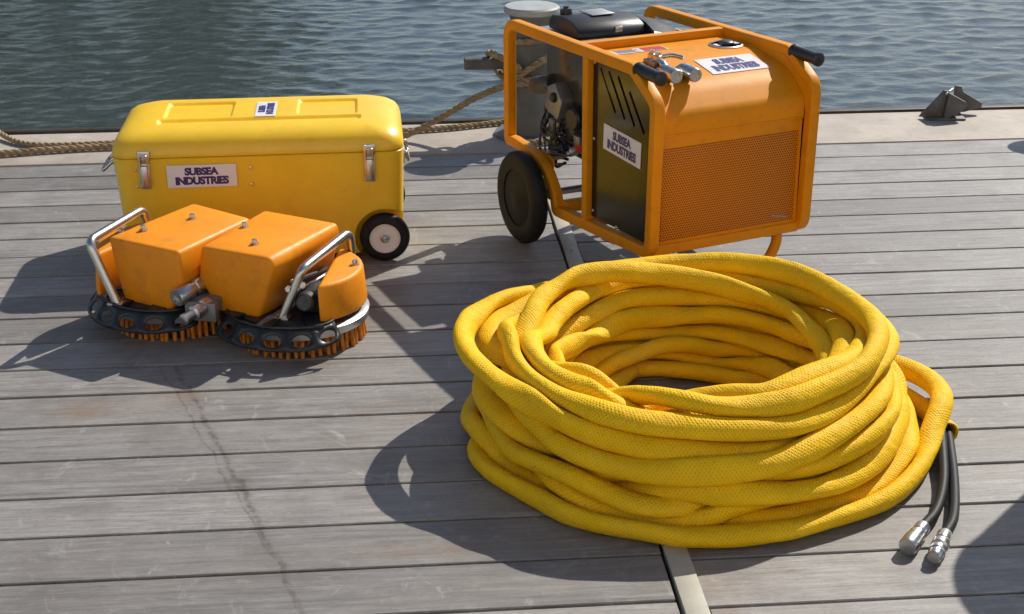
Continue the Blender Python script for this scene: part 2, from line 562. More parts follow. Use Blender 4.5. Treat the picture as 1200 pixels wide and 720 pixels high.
def spline(pts, per=8):
    """Catmull-Rom through 3D points"""
    P = [Vector(p) for p in pts]
    P = [P[0] * 2 - P[1]] + P + [P[-1] * 2 - P[-2]]
    out = []
    for i in range(1, len(P) - 2):
        a, b, c, d = P[i - 1:i + 3]
        for k in range(per):
            t = k / per
            out.append(0.5 * ((2 * b) + (c - a) * t + (2 * a - 5 * b + 4 * c - d) * t * t + (3 * b - a - 3 * c + d) * t ** 3))
    out.append(P[-2])
    return out


def boolean_cut(o, cutters):
    """cut the MB meshes out of o, apply, drop the cutters"""
    cs = []
    for cme in cutters:
        c = bpy.data.objects.new('cutter', cme)
        COL.objects.link(c)
        md = o.modifiers.new('cut', 'BOOLEAN')
        md.operation = 'DIFFERENCE'
        md.solver = 'EXACT'
        md.object = c
        c.matrix_world = Matrix.Identity(4)
        cs.append(c)
    par = o.parent
    o.parent = None
    bpy.context.view_layer.update()
    dg = bpy.context.evaluated_depsgraph_get()
    me = bpy.data.meshes.new_from_object(o.evaluated_get(dg))
    o.modifiers.clear()
    o.data = me
    o.parent = par
    for c in cs:
        bpy.data.objects.remove(c, do_unlink=True)
    return o


_TXT = {}


def text_geo(body):
    """built-in font letters as a flat mesh: (verts2d, faces)"""
    if body in _TXT:
        return _TXT[body]
    cu = bpy.data.curves.new('t', 'FONT')
    cu.body = body
    cu.size = 1.0
    cu.offset = 0.058
    cu.space_character = 0.92
    cu.resolution_u = 3
    cu.fill_mode = 'FRONT'
    o = bpy.data.objects.new('t', cu)
    COL.objects.link(o)
    bpy.context.view_layer.update()
    me = bpy.data.meshes.new_from_object(o.evaluated_get(bpy.context.evaluated_depsgraph_get()))
    bm = bmesh.new()
    bm.from_mesh(me)
    bmesh.ops.triangulate(bm, faces=bm.faces)
    vs = [(v.co.x, v.co.y) for v in bm.verts]
    fs = [tuple(v.index for v in f.verts) for f in bm.faces]
    bm.free()
    bpy.data.objects.remove(o, do_unlink=True)
    _TXT[body] = (vs, fs)
    return vs, fs


def lettering(mb, body, x0, x1, y0, y1, f):
    """heavy letters filling the given box"""
    _letters(mb, body, x0, x1, y0, y1, f)


def _letters(mb, body, x0, x1, y0, y1, f):
    vs, fs = text_geo(body)
    ax, bx = min(v[0] for v in vs), max(v[0] for v in vs)
    ay, by = min(v[1] for v in vs), max(v[1] for v in vs)
    out = []
    for x, y in vs:
        tx, ty = (x - ax) / (bx - ax), (y - ay) / (by - ay)
        out.append(f(x0 + (x1 - x0) * tx, y0 + (y1 - y0) * ty))
    mb.add(out, fs)


def logo_sticker(parent, f, wd, ht, nx=2):
    """white sticker with the two-line maker's name; f(x, y, off) maps sticker metres to 3D"""
    mb = MB()
    vs, fs = [], []
    ny = 6
    for lay in (0.0, 0.0012):
        for j in range(ny + 1):
            for i in range(nx + 1):
                vs.append(f(-wd / 2 + wd * i / nx, -ht / 2 + ht * j / ny, lay))
    K = (nx + 1) * (ny + 1)
    for j in range(ny):
        for i in range(nx):
            a = j * (nx + 1) + i
            q = (a, a + 1, a + nx + 2, a + nx + 1)
            fs.append(tuple(reversed(q)))
            fs.append(tuple(k + K for k in q))
    rim = [i for i in range(nx + 1)] + [j * (nx + 1) + nx for j in range(1, ny + 1)] + \
          [ny * (nx + 1) + i for i in range(nx - 1, -1, -1)] + [j * (nx + 1) for j in range(ny - 1, 0, -1)]
    for a, b in zip(rim, rim[1:] + rim[:1]):
        fs.append((a, b, b + K, a + K))
    s = mb.add(vs, fs).build('sticker', 'white', parent, smooth=False)
    lt = MB()
    g = lambda x, y, e=0.0: f(x, y, 0.0019 + e)
    lettering(lt, 'SUBSEA', -wd * 0.245, wd * 0.245, ht * 0.035, ht * 0.39, g)
    lettering(lt, 'INDUSTRIES', -wd * 0.385, wd * 0.385, -ht * 0.385, -ht * 0.015, g)
    me = bpy.data.meshes.new('lettering')
    me.from_pydata([tuple(p) for p in lt.v], [], lt.f)
    new_obj('lettering', me, 'ink', s)
    return s


def plane_map(o, ex, ey):
    o, ex, ey = Vector(o), Vector(ex).normalized(), Vector(ey).normalized()
    n = ex.cross(ey)
    return lambda x, y, off=0.0: o + ex * x + ey * y + n * off


# ================================================================== SETTING
# ------------------------------------------------------------------ dock
SEAM_R = [5.166, 4.996, 4.832, 4.690, 4.524, 4.365, 4.196, 4.029, 3.864, 3.699, 3.543, 3.382, 3.216, 3.050, 2.893, 2.733, 2.570, 2.410, 2.248]
SEAM_L = [5.158, 5.012, 4.862, 4.699, 4.535, 4.378, 4.216, 4.049, 3.896, 3.740, 3.567, 3.404, 3.245, 3.085, 2.922, 2.758, 2.599, 2.434]
while SEAM_R[-1] > -1.4:
    SEAM_R.append(SEAM_R[-1] - 0.160 - random.uniform(-.004, .004))
while SEAM_L[-1] > -1.4:
    SEAM_L.append(SEAM_L[-1] - 0.162 - random.uniform(-.004, .004))
STRIP_X, STRIP_W = 0.504, 0.044

dock = MB().box((-7, SEAM_R[-1] - 0.02, -1.3), (9, 5.60, -0.052)).build('dock_base', 'under', smooth=False)
tag(dock, 'timber dock deck of weathered grey planks beside the water', None, kind='structure')


def plank(x0, x1, ya, yb):
    """one board between two seams (ya far, yb near), top near z = 0"""
    g0, g1 = random.uniform(0.0030, 0.0058), random.uniform(0.0030, 0.0054)
    y1, y0 = ya - g0, yb + g1
    za, zb = random.uniform(-0.0012, 0.0004), random.uniform(-0.0012, 0.0004)
    c, t = 0.0018, 0.050
    mb = MB()
    vs, N = [], 8
    for i in range(N + 1):
        x = x0 + (x1 - x0) * i / N
        w0, w1 = random.uniform(-.0011, .0011), random.uniform(-.0011, .0011)
        if i in (0, N):
            w0 = w1 = 0
        for y, z in ((y0 + w0, -t), (y0 + w0, zb - c), (y0 + w0 + c, zb), (y1 + w1 - c, za), (y1 + w1, za - c), (y1 + w1, -t)):
            vs.append((x, y, z))
    fs = []
    for i in range(N):
        for k in range(6):
            l = (k + 1) % 6
            fs.append((i * 6 + k, i * 6 + l, i * 6 + 6 + l, i * 6 + 6 + k))
    fs += [tuple(range(5, -1, -1)), tuple(N * 6 + k for k in range(6))]
    return mb.add(vs, fs).build('plank', 'deck', dock, smooth=False)


for a, b in zip(SEAM_R, SEAM_R[1:]):
    plank(STRIP_X + STRIP_W / 2 + random.uniform(0.001, 0.004), 8.8, a, b)
for a, b in zip(SEAM_L, SEAM_L[1:]):
    plank(-6.8, STRIP_X - STRIP_W / 2 - random.uniform(0.007, 0.011), a, b)

eb = MB()
eb.box((-6.8, 5.166, -0.030), (8.8, 5.568, 0.003))
eb.build('edge_board', 'edgeboard', dock, bevel=0.004)
es = MB()
es.box((-6.8, 5.572, -0.32), (8.8, 5.612, 0.013))
es.build('edge_rail', 'edgesteel', dock, bevel=0.005)
st = MB()
st.box((STRIP_X - STRIP_W / 2, -1.3, -0.030), (STRIP_X + STRIP_W / 2, 5.155, 0.0045))
jst = st.build('joint_strip', 'strip', dock, bevel=0.0015)
for y in np.arange(-1.08, 5.1, 0.325):
    MB().lathe([(0.0, 0.0062), (0.0045, 0.006), (0.0062, 0.0044)], (STRIP_X + random.uniform(-.004, .004), y, 0), n=10).build('screw', 'galv', jst)

# ------------------------------------------------------------------ water
WATER_Z = -0.95


def build_water():
    fx = np.arange(-8.0, 9.5, 0.03)
    fy = np.arange(6.6, 17.0, 0.03)
    xs = np.r_[-900, -400, -180, -90, -50, -30, -20, -14, -10, fx, 11.5, 15, 21, 31, 51, 91, 180, 400, 900]
    ys = np.r_[5.605, 6.1, fy, 18.0, 20.5, 25, 31, 41, 60, 90, 150, 260, 500, 900]
    X, Y = np.meshgrid(xs, ys)
    Z = np.zeros_like(X)
    rng = np.random.default_rng(4)
    DX, DY = np.zeros_like(X), np.zeros_like(X)
    # trochoidal ripples: long low backs, short steep fronts that face the dock
    for k in range(100):
        lam = math.exp(rng.uniform(math.log(0.11), math.log(0.46)))
        d = rng.normal(-math.pi / 2 + 0.12, 0.68)
        slope = 0.0240 * (0.8 if lam < 0.16 else 1.0) * (0.6 if lam > 0.36 else 1.0)
        amp = slope * lam / (2 * math.pi)
        kk = 2 * math.pi / lam
        pk = 0.5 + 0.5 * np.sin(X * rng.uniform(0.6, 2.6) + Y * rng.uniform(-1.2, 1.2) + rng.uniform(0, 6.28))
        arg = kk * (X * math.cos(d) + Y * math.sin(d)) + rng.uniform(0, 6.28)
        Z += amp * pk * np.sin(arg)
        DX += 2.3 * amp * pk * math.cos(d) * np.cos(arg)
        DY += 2.3 * amp * pk * math.sin(d) * np.cos(arg)
    mask = np.clip((X + 9.0) / 1.5, 0, 1) * np.clip((10.5 - X) / 1.5, 0, 1) * np.clip((18.0 - Y) / 1.5, 0, 1) * np.clip((Y - 6.2) / 0.5, 0, 1)
    Z = Z * mask + WATER_Z
    X, Y = X + DX * mask, Y + DY * mask
    ny, nx = X.shape
    me = bpy.data.meshes.new('water')
    co = np.stack([X, Y, Z], -1).reshape(-1, 3)
    a = (np.arange(ny - 1)[:, None] * nx + np.arange(nx - 1)[None]).reshape(-1)
    q = np.stack([a, a + 1, a + nx + 1, a + nx], -1)
    me.vertices.add(len(co))
    me.vertices.foreach_set('co', co.astype(np.float32).ravel())
    me.loops.add(q.size)
    me.loops.foreach_set('vertex_index', q.astype(np.int32).ravel())
    me.polygons.add(len(q))
    me.polygons.foreach_set('loop_start', np.arange(0, q.size, 4, dtype=np.int32))
    me.polygons.foreach_set('use_smooth', np.ones(len(q), dtype=bool))
    me.update(calc_edges=True)
    o = new_obj('water', me, 'water')
    tag(o, 'rippled blue grey harbour water beyond the dock edge', None, kind='structure')


build_water()


# ------------------------------------------------------------------ mooring gear
def rope(name, pts, rad, label, per=10):
    """three-strand laid rope along a smooth path"""
    P = spline(pts, per)
    # resample evenly
    d = [0.0]
    for a, b in zip(P, P[1:]):
        d.append(d[-1] + (b - a).length)
    n = int(d[-1] / (rad * 0.55))
    Q, j = [], 0
    for i in range(n + 1):
        s = d[-1] * i / n
        while j < len(d) - 2 and d[j + 1] < s:
            j += 1
        f = (s - d[j]) / max(1e-9, d[j + 1] - d[j])
        Q.append(P[j].lerp(P[j + 1], f))
    T = [(Q[min(i + 1, n)] - Q[max(i - 1, 0)]).normalized() for i in range(n + 1)]
    nr = T[0].orthogonal().normalized()
    mb = MB()
    N = [nr]
    for i in range(1, n + 1):
        v = T[i - 1].rotation_difference(T[i]) @ N[-1]
        N.append((v - T[i] * v.dot(T[i])).normalized())
    for k in range(3):
        path = []
        for i in range(n + 1):
            a = 2 * math.pi * (k / 3 + i * rad * 0.55 / (rad * 6.5))
            path.append(Q[i] + (N[i] * math.cos(a) + T[i].cross(N[i]) * math.sin(a)) * rad * 0.47)
        mb.sweep(path, rad * 0.54, n=7)
    o = mb.build(name, 'rope', smooth=True, angle=60)
    tag(o, label, 'rope')
    return o


BX, BY = 0.505, 5.385
bol = thing('mooring_bollard', 'grey steel bollard with round cap and side horns behind the power unit', 'bollard', (BX, BY, 0.003))
b = MB()
b.lathe([(0.135, 0.0), (0.135, 0.014), (0.125, 0.0150), (0.090, 0.020)], n=40)
b.build('base_plate', 'bollard', bol)
b = MB()
b.lathe([(0.094, 0.0150), (0.088, 0.05), (0.080, 0.20), (0.074, 0.34), (0.076, 0.425), (0.082, 0.447)], n=40)
b.build('post', 'bollard', bol)
b = MB()
b.lathe([(0.078, 0.445), (0.097, 0.452), (0.101, 0.460), (0.101, 0.470), (0.095, 0.476), (0.0, 0.481)], n=44)
b.build('cap', 'capgrey', bol)
b = MB()
b.cyl((-0.245, 0, 0.27), (-0.05, 0, 0.27), 0.023, 24, bev=0.003)
b.build('horn', 'iron', bol)
b = MB()
b.cyl((0.05, 0, 0.27), (0.245, 0, 0.27), 0.023, 24, bev=0.003)
b.build('horn', 'iron', bol)
for k in range(4):
    a = math.pi / 4 + k * math.pi / 2
    b = MB()
    b.lathe([(0.011, 0.017), (0.011, 0.026), (0.0, 0.028)], (0.108 * math.cos(a), 0.108 * math.sin(a), 0), n=6)
    b.build('bolt', 'galv', bol)


def around(z0, z1, r, turns, a0, sq=1.0):
    out = []
    n = int(turns * 12)
    for i in range(n + 1):
        a = a0 + 2 * math.pi * turns * i / n
        out.append((BX + r * math.cos(a), BY + r * math.sin(a) * sq, z0 + (z1 - z0) * i / n))
    return out


rr = 0.0125
path = [(-1.62, 5.245, 0.0165), (-1.40, 5.268, 0.0165), (-1.20, 5.305, 0.0165), (-1.0, 5.325, 0.0165), (-0.6, 5.315, 0.0165), (-0.25, 5.33, 0.0165), (-0.05, 5.335, 0.0165),
        (0.03, 5.337, 0.022), (0.12, 5.335, 0.062), (0.22, 5.325, 0.12), (0.31, 5.312, 0.172), (0.42, 5.297, 0.212)]
path += around(0.215, 0.245, 0.094, 1.85, -1.75)[1:]
# figure-of-eight over the horn
path += [(0.45, 5.29, 0.275), (0.38, 5.33, 0.31), (0.35, 5.39, 0.31), (0.36, 5.435, 0.28), (0.38, 5.42, 0.24), (0.42, 5.32, 0.225), (0.50, 5.285, 0.28), (0.58, 5.30, 0.325)]
path += around(0.33, 0.37, 0.091, 0.9, -0.6)[1:]
rope('mooring_rope', path, rr, 'tan laid rope running from behind the yellow case up to the bollard')
path = [(-1.62, 5.70, -0.28), (-1.545, 5.635, -0.02), (-1.49, 5.575, 0.026), (-1.43, 5.50, 0.020), (-1.36, 5.42, 0.0150), (-1.28, 5.372, 0.0150), (-1.15, 5.362, 0.0150), (-0.9, 5.385, 0.0150),
        (-0.5, 5.42, 0.0150), (-0.1, 5.425, 0.0150), (0.05, 5.440, 0.0150), (0.22, 5.470, 0.0150), (0.36, 5.512, 0.0150), (0.52, 5.545, 0.0150), (0.66, 5.53, 0.0150), (0.75, 5.47, 0.0150), (0.72, 5.36, 0.0150), (0.60, 5.245, 0.0150), (0.46, 5.235, 0.0150)]
rope('mooring_rope', path, 0.0110, 'tan rope lying along the dock edge and slipping over it at left')

# fairlead at the right
fl = thing('fairlead', 'dark iron fairlead bracket with triangular cheeks on the dock edge', 'fairlead', (2.095, 5.46, 0.003), R(-6))
fl.scale = (0.86, 0.9, 0.9)


def cheek(mb, x, t, pts):
    mb.prism(pts, lambda a, c, k: (x + t * k, a, c))


b = MB()
b.box((-0.085, -0.040, 0.0), (0.085, 0.075, 0.010))
b.build('base_plate', 'iron', fl, bevel=0.002)
b = MB()
b.prism([(-0.115, 0.010), (-0.010, 0.010), (0.012, 0.120), (-0.014, 0.124)], lambda x, z, k: (x, -0.012 + 0.014 * k - 0.03 * (0.12 - z), z))
b.build('cheek', 'iron', fl, bevel=0.002)
b = MB()
b.prism([(-0.012, 0.010), (0.010, 0.010), (0.062, 0.034), (0.088, 0.060), (0.080, 0.078), (0.004, 0.117)], lambda x, z, k: (x, -0.034 + 0.020 * k, z))
b.build('cheek', 'iron', fl, bevel=0.002)
b = MB()
b.prism([(0.02, 0.010), (0.075, 0.010), (0.150, 0.030), (0.152, 0.048), (0.062, 0.098), (0.052, 0.122), (0.026, 0.124)], lambda x, z, k: (x + 0.030, 0.066 + 0.018 * k, z))
b.build('cheek', 'iron', fl, bevel=0.002)
b = MB()
b.cyl((0.035, -0.016, 0.036), (0.040, 0.068, 0.036), 0.024, 18)
b.build('roller', 'iron', fl)
b = MB()
b.cyl((-0.005, -0.02, 0.112), (0.04, 0.056, 0.112), 0.006, 10)
b.build('pin', 'galv', fl)


# ================================================================== OBJECTS
# ------------------------------------------------------------------ wheeled yellow case
def rrect(x0, x1, y0, y1, r, n=7):
    out = []
    for cx, cy, a0 in ((x1 - r, y1 - r, 0), (x0 + r, y1 - r, 90), (x0 + r, y0 + r, 180), (x1 - r, y0 + r, 270)):
        for k in range(n + 1):
            a = R(a0 + 90 * k / n)
            out.append((cx + r * math.cos(a), cy + r * math.sin(a)))
    return out


def loft(sections, cap0=True, cap1=True):
    """sections: list of equal-length 3D loops"""
    mb = MB()
    n = len(sections[0])
    vs = [p for s in sections for p in s]
    fs = []
    for i in range(len(sections) - 1):
        for k in range(n):
            l = (k + 1) % n
            fs.append((i * n + k, i * n + l, (i + 1) * n + l, (i + 1) * n + k))
    if cap0:
        fs.append(tuple(range(n - 1, -1, -1)))
    if cap1:
        fs.append(tuple((len(sections) - 1) * n + k for k in range(n)))
    return mb.add(vs, fs)


CL, CW, CZ = 0.805, 0.435, 0.402
case = thing('wheeled_case', 'long yellow plastic wheeled case with steel latches on the deck', 'case', (-0.780, 4.060, 0), R(1.0))
secs = []
for z, i, r in ((0.022, 0.034, 0.05), (0.026, 0.022, 0.05), (0.040, 0.018, 0.05), (0.16, 0.010, 0.05), (0.30, 0.002, 0.05), (0.326, 0.0, 0.05), (0.3285, 0.003, 0.05)):
    secs.append([(x, y, z) for x, y in rrect(i, CL - i * 0.5, i, CW - i, r)])
body = loft(secs).build('body', 'case', case, smooth=True, angle=40)
WX, WZ, WR = CL - 0.062, 0.0725, 0.0715
cut = []
for y0, y1 in ((-0.05, 0.062), (CW - 0.062, CW + 0.05)):
    c = MB()
    c.cyl((WX, y0, WZ), (WX, y1, WZ), WR + 0.014, 40)
    c.box((WX, y0, -0.1), (CL + 0.1, y1, WZ + WR * 0.72))
    cut.append(MB().cyl((WX, y0, WZ), (WX, y1, WZ), WR + 0.014, 40).mesh('c'))
    cut.append(MB().box((WX - 0.001, y0 - 0.001, -0.1), (CL + 0.1, y1 - 0.001, WZ + 0.03)).mesh('c'))
boolean_cut(body, cut)
for p in body.data.polygons:
    p.use_smooth = True
body.data.set_sharp_from_angle(angle=R(35))
secs = []
for z, i, r in ((0.3295, 0.006, 0.05), (0.3315, -0.0005, 0.054), (0.340, -0.0015, 0.055), (0.346, 0.0, 0.052), (0.362, 0.004, 0.056), (0.376, 0.013, 0.06), (0.388, 0.028, 0.065), (0.396, 0.048, 0.07), (0.400, 0.070, 0.07), (CZ, 0.095, 0.07)):
    secs.append([(x, y, z) for x, y in rrect(i, CL - i, i * 1.15, CW - i * 0.9, r)])
lid = loft(secs).build('lid', 'case', case, smooth=True, angle=40)


def pocket(x0, x1, y0, y1, z):
    s0 = [(x, y, z) for x, y in rrect(x0 + 0.008, x1 - 0.008, y0 + 0.008, y1 - 0.008, 0.010, 3)]
    s1 = [(x, y, z + 0.030) for x, y in rrect(x0 - 0.026, x1 + 0.026, y0 - 0.026, y1 + 0.026, 0.020, 3)]
    return loft([s0, s1]).mesh('c')


boolean_cut(lid, [pocket(0.130, 0.325, 0.155, 0.330, 0.3950), pocket(0.505, 0.680, 0.155, 0.330, 0.3950), pocket(0.118, 0.690, 0.092, 0.142, 0.3945)])
for p in lid.data.polygons:
    p.use_smooth = True
lid.data.set_sharp_from_angle(angle=R(28))
# stickers
logo_sticker(case, plane_map((0.245, -0.0015, 0.277), (1, 0, 0), (0, 0, 1)), 0.190, 0.064)
logo_sticker(case, plane_map((0.418, 0.226, CZ + 0.0006), (0, 1, 0), (-1, 0, 0)), 0.165, 0.058)


def latch(x):
    b = MB()
    b.box((x - 0.016, -0.006, 0.322), (x + 0.016, -0.0015, 0.352))
    p = b.build('latch', 'steel', case, bevel=0.0015)
    b = MB()
    b.box((x - 0.014, -0.0055, 0.245), (x + 0.014, -0.001, 0.318))
    b.build('latch_plate', 'galv', p, bevel=0.001)
    b = MB()
    b.box((x - 0.0085, -0.016, 0.250), (x + 0.0085, -0.0065, 0.312))
    b.build('lever', 'steel', p, bevel=0.003)
    b = MB()
    b.sweep(fillet([(x - 0.010, -0.010, 0.305), (x - 0.010, -0.013, 0.342), (x + 0.010, -0.013, 0.342), (x + 0.010, -0.010, 0.305)], 0.006), 0.0022, 8)
    b.build('hook', 'steel', p)
    for zz in (0.254, 0.348):
        b = MB()
        b.lathe([(0.0032, 0.0), (0.0026, 0.002), (0.0, 0.0026)], (x - 0.0115, -0.006, zz), (0, -1, 0), 8)
        b.build('rivet', 'steel', p)


latch(0.091)
latch(0.708)
for zz in (0.297, 0.248):
    b = MB()
    b.lathe([(0.0055, 0.0), (0.005, 0.003), (0.0, 0.004)], (0.379, -0.0005, zz), (0, -1, 0), 12)
    b.build('rivet', 'steel', case)
for zz in (0.250, 0.298):
    b = MB()
    b.lathe([(0.004, 0.0), (0.0035, 0.002), (0.0, 0.003)], (0.066, -0.0005, zz), (0, -1, 0), 10)
    b.build('rivet', 'steel', case)


def bail(x, s, reach):
    b = MB()
    b.box((min(x, x + s * 0.005), 0.075, 0.272), (max(x, x + s * 0.005), 0.235, 0.312))
    p = b.build('handle_plate', 'galv', case, bevel=0.0015)
    b = MB()
    b.sweep(fillet([(x + s * 0.004, 0.095, 0.298), (x + s * 0.010, 0.095, 0.30), (x + s * reach, 0.095, 0.272), (x + s * reach, 0.215, 0.272), (x + s * 0.010, 0.215, 0.30), (x + s * 0.004, 0.215, 0.298)], 0.012), 0.0052, 10)
    b.build('handle', 'steel', p)


bail(0.002, -1, 0.042)
bail(CL - 0.002, 1, 0.016)


def case_wheel(y, s):
    """s = -1 outer face to the front"""
    b = MB()
    rw = 0.020
    b.lathe([(0.044, -rw), (0.056, -rw - 0.001), (0.066, -rw + 0.005), (WR - 0.001, -rw + 0.013), (WR, 0), (WR - 0.001, rw - 0.013), (0.066, rw - 0.005), (0.056, rw + 0.001), (0.044, rw)], (WX, y, WZ), (0, s, 0), 44, closed=True)
    t = b.build('tyre', 'rubber', case)
    b = MB()
    b.lathe([(0.0, -0.013), (0.045, -0.013), (0.045, 0.017), (0.041, 0.018), (0.036, 0.013), (0.016, 0.012), (0.013, 0.016), (0.0, 0.016)], (WX, y, WZ), (0, s, 0), 36)
    r = b.build('rim', 'rim', t)
    b = MB()
    b.lathe([(0.0125, 0.015), (0.0125, 0.019), (0.009, 0.021), (0.007, 0.024), (0.0, 0.026)], (WX, y, WZ), (0, s, 0), 12)
    b.build('axle_nut', 'steel', t)


case_wheel(0.018, -1)
case_wheel(CW - 0.018, 1)
b = MB()
b.cyl((WX, 0.03, WZ), (WX, CW - 0.03, WZ), 0.008, 12)
b.build('axle', 'galv', case)
for y in (0.09, CW - 0.09):
    b = MB()
    b.box((0.09, y - 0.03, 0.0), (0.15, y + 0.03, 0.028))
    b.build('foot', 'black', case, bevel=0.003)

# ------------------------------------------------------------------ hydraulic power unit
PU = thing('hydraulic_power_unit', 'orange wheeled engine power unit in a tube frame with black side panel', 'power unit', (0.3289, 4.4192, 0), -1.2)
LU, WU = 0.87, 0.505
TR = 0.0150


def side_frame(v):
    pts = [(0.016, v, 0.262), (0.016, v, 0.615), (0.745, v, 0.628), (0.862, v, 0.560), (0.852, v, 0.165), (0.330, v, 0.128), (0.318, v, 0.175), (0.268, v, 0.228), (0.185, v, 0.258), (0.06, v, 0.264)]
    rs = [0.010, 0.050, 0.020, 0.045, 0.040, 0.012, 0.06, 0.08, 0.08, 0.03]
    b = MB()
    b.sweep(fillet(pts, rs, 7, closed=True), TR, closed=True, square=True, uphint=(0, 1, 0))
    return b.build('side_frame', 'orange', PU, smooth=True, angle=50)


fl_ = side_frame(TR)
fr_ = side_frame(WU - TR)
# centre posts
for v, par in ((TR, fl_), (WU - TR, fr_)):
    b = MB()
    b.sweep([(0.507, v, 0.150), (0.503, v, 0.615)], 0.0135, square=True, uphint=(0, 1, 0))
    b.build('post', 'orange', par)


def bar(a, c, r, name='cross_bar', mat='orange', par=None):
    b = MB()
    b.sweep([a, c], r, square=True, uphint=(0.01, 0.01, 1) if abs(a[2] - c[2]) < 0.1 else (1, 0, 0))
    return b.build(name, mat, par or PU)


i0, i1 = 2 * TR - 0.003, WU - 2 * TR + 0.003
bar((0.435, i0, 0.622), (0.435, i1, 0.622), 0.013)
bar((0.345, i0, 0.142), (0.345, i1, 0.142), 0.016)
bar((0.505, i0, 0.146), (0.505, i1, 0.146), 0.014)
bar((0.835, i0, 0.166), (0.835, i1, 0.166), 0.014)
for v in (0.17, 0.335):
    bar((0.361, v, 0.140), (0.491, v, 0.144), 0.012)
# engine tray
b = MB()
b.box((0.10, 0.13, 0.246), (0.40, 0.42, 0.255))
b.build('engine_tray', 'engine', PU, bevel=0.001)

# hood: profile along u, extruded over the width
HP = fillet([(0.450, 0, 0.612), (0.615, 0, 0.612), (0.770, 0, 0.585), (0.848, 0, 0.520), (0.848, 0, 0.474)], [0, 0.20, 0.16, 0.16, 0], 10)
HP = [(p.x, p.z) for p in HP]
h0, h1 = 2 * TR + 0.002, WU - 2 * TR - 0.002
b = MB()
poly = HP + [(0.848 - 0.006, 0.474)] + [(u - 0.005, z - 0.006) for u, z in reversed(HP[:-1])]
b.prism(poly, lambda u, z, k: (u, h0 + (h1 - h0) * k, z))
hood = b.build('hood', 'orange', PU, smooth=True, angle=40)
for v in (h0 - 0.0035, h1 + 0.0005):
    b = MB()
    b.prism(HP[:-1] + [(0.856, 0.470), (0.858, 0.552), (0.745, 0.618), (0.450, 0.6135)], lambda u, z, k: (u, v + 0.003 * k, z))
    b.build('hood_cheek', 'orange', hood, smooth=False)
acc = [0.0]
for p, q in zip(HP, HP[1:]):
    acc.append(acc[-1] + math.dist(p, q))


def hood_at(s, v, off=0.0):
    """point on the hood, s metres down from the cross bar"""
    i = 0
    while i < len(acc) - 2 and acc[i + 1] < s:
        i += 1
    f = (s - acc[i]) / (acc[i + 1] - acc[i])
    (u0, z0), (u1, z1) = HP[i], HP[i + 1]
    du, dz = u1 - u0, z1 - z0
    l = math.hypot(du, dz)
    return Vector((u0 + du * f - dz / l * off * 1.0, v, z0 + dz * f + du / l * off))


def hood_map(sc_, vc, rot=0.0):
    ca, sa = math.cos(rot), math.sin(rot)
    return lambda x, y, off=0.0: hood_at(sc_ - (y * ca + x * sa), vc + x * ca - y * sa, off + 0.0006)


logo_sticker(hood, hood_map(0.252, 0.338, 0.0), 0.178, 0.098, 2)
# warning sticker by the cross bar
b = MB()
f = hood_map(0.055, 0.155)
for (x0, x1, y0, y1), mt, off in (((-0.095, 0.095, -0.022, 0.022), 'white', 0.0006),):
    b.add([f(x0, y0, off), f(x1, y0, off), f(x1, y1, off), f(x0, y1, off)], [(0, 1, 2, 3)])
ws = b.build('warning_sticker', 'white', hood, smooth=False)
for x0, x1, y0, y1 in ((0.022, 0.090, -0.018, 0.018), (-0.086, -0.070, -0.016, 0.016)):
    b = MB()
    b.add([f(x0, y0, 0.0014), f(x1, y0, 0.0014), f(x1, y1, 0.0014), f(x0, y1, 0.0014)], [(0, 1, 2, 3)])
    b.build('red_print', 'redink', ws, smooth=False)
b = MB()
for k in range(4):
    y = -0.014 + k * 0.0092
    b.add([f(-0.060, y, 0.0014), f(0.012 - 0.012 * (k % 2), y, 0.0014), f(0.012 - 0.012 * (k % 2), y + 0.004, 0.0014), f(-0.060, y + 0.004, 0.0014)], [(0, 1, 2, 3)])
b.build('grey_print', 'greyink', ws, smooth=False)
# gauge in the hood
gp = hood_at(0.105, 0.415)
b = MB()
b.lathe([(0.048, 0.0), (0.048, 0.003), (0.043, 0.005), (0.041, 0.002), (0.0, 0.002)], gp, (0, 0, 1), 32)
g = b.build('gauge_ring', 'steel', hood)
b = MB()
b.lathe([(0.041, 0.0026), (0.0, 0.0026)], gp, (0, 0, 1), 28)
b.build('gauge_face', 'black', g)
b = MB()
b.lathe([(0.021, 0.0026), (0.021, 0.010), (0.017, 0.013), (0.0, 0.013)], gp, (0, 0, 1), 20)
b.build('gauge_cap', 'black', g)
for dx in (-0.030, 0.030):
    b = MB()
    b.box((gp.x - 0.012, gp.y + dx - 0.007, gp.z + 0.0028), (gp.x + 0.012, gp.y + dx + 0.007, gp.z + 0.0042))
    b.build('gauge_mark', 'white', g)

# front: perforated panel in a frame lip
b = MB()
b.box((0.838, h0, 0.160), (0.8440, h1, 0.4725))
fp = b.build('front_panel', 'orange', PU, bevel=0.001)
b = MB()
b.box((0.8438, h0 + 0.012, 0.188), (0.8466, h1 - 0.012, 0.436))
b.build('perforated_grille', 'grille', fp, bevel=0.0006)
b = MB()
for k in range(8):
    y = 0.392 + k * 0.0062
    b.box((0.8468, y, 0.207 - k * 0.0012), (0.8475, y + 0.0042, 0.2115 - k * 0.0012))
b.build('maker_plate', 'galv', fp)
b = MB()
b.box((0.8442, h0, 0.4690), (0.8495, h1, 0.4738))
b.build('hood_lip', 'orange', hood, bevel=0.0008)

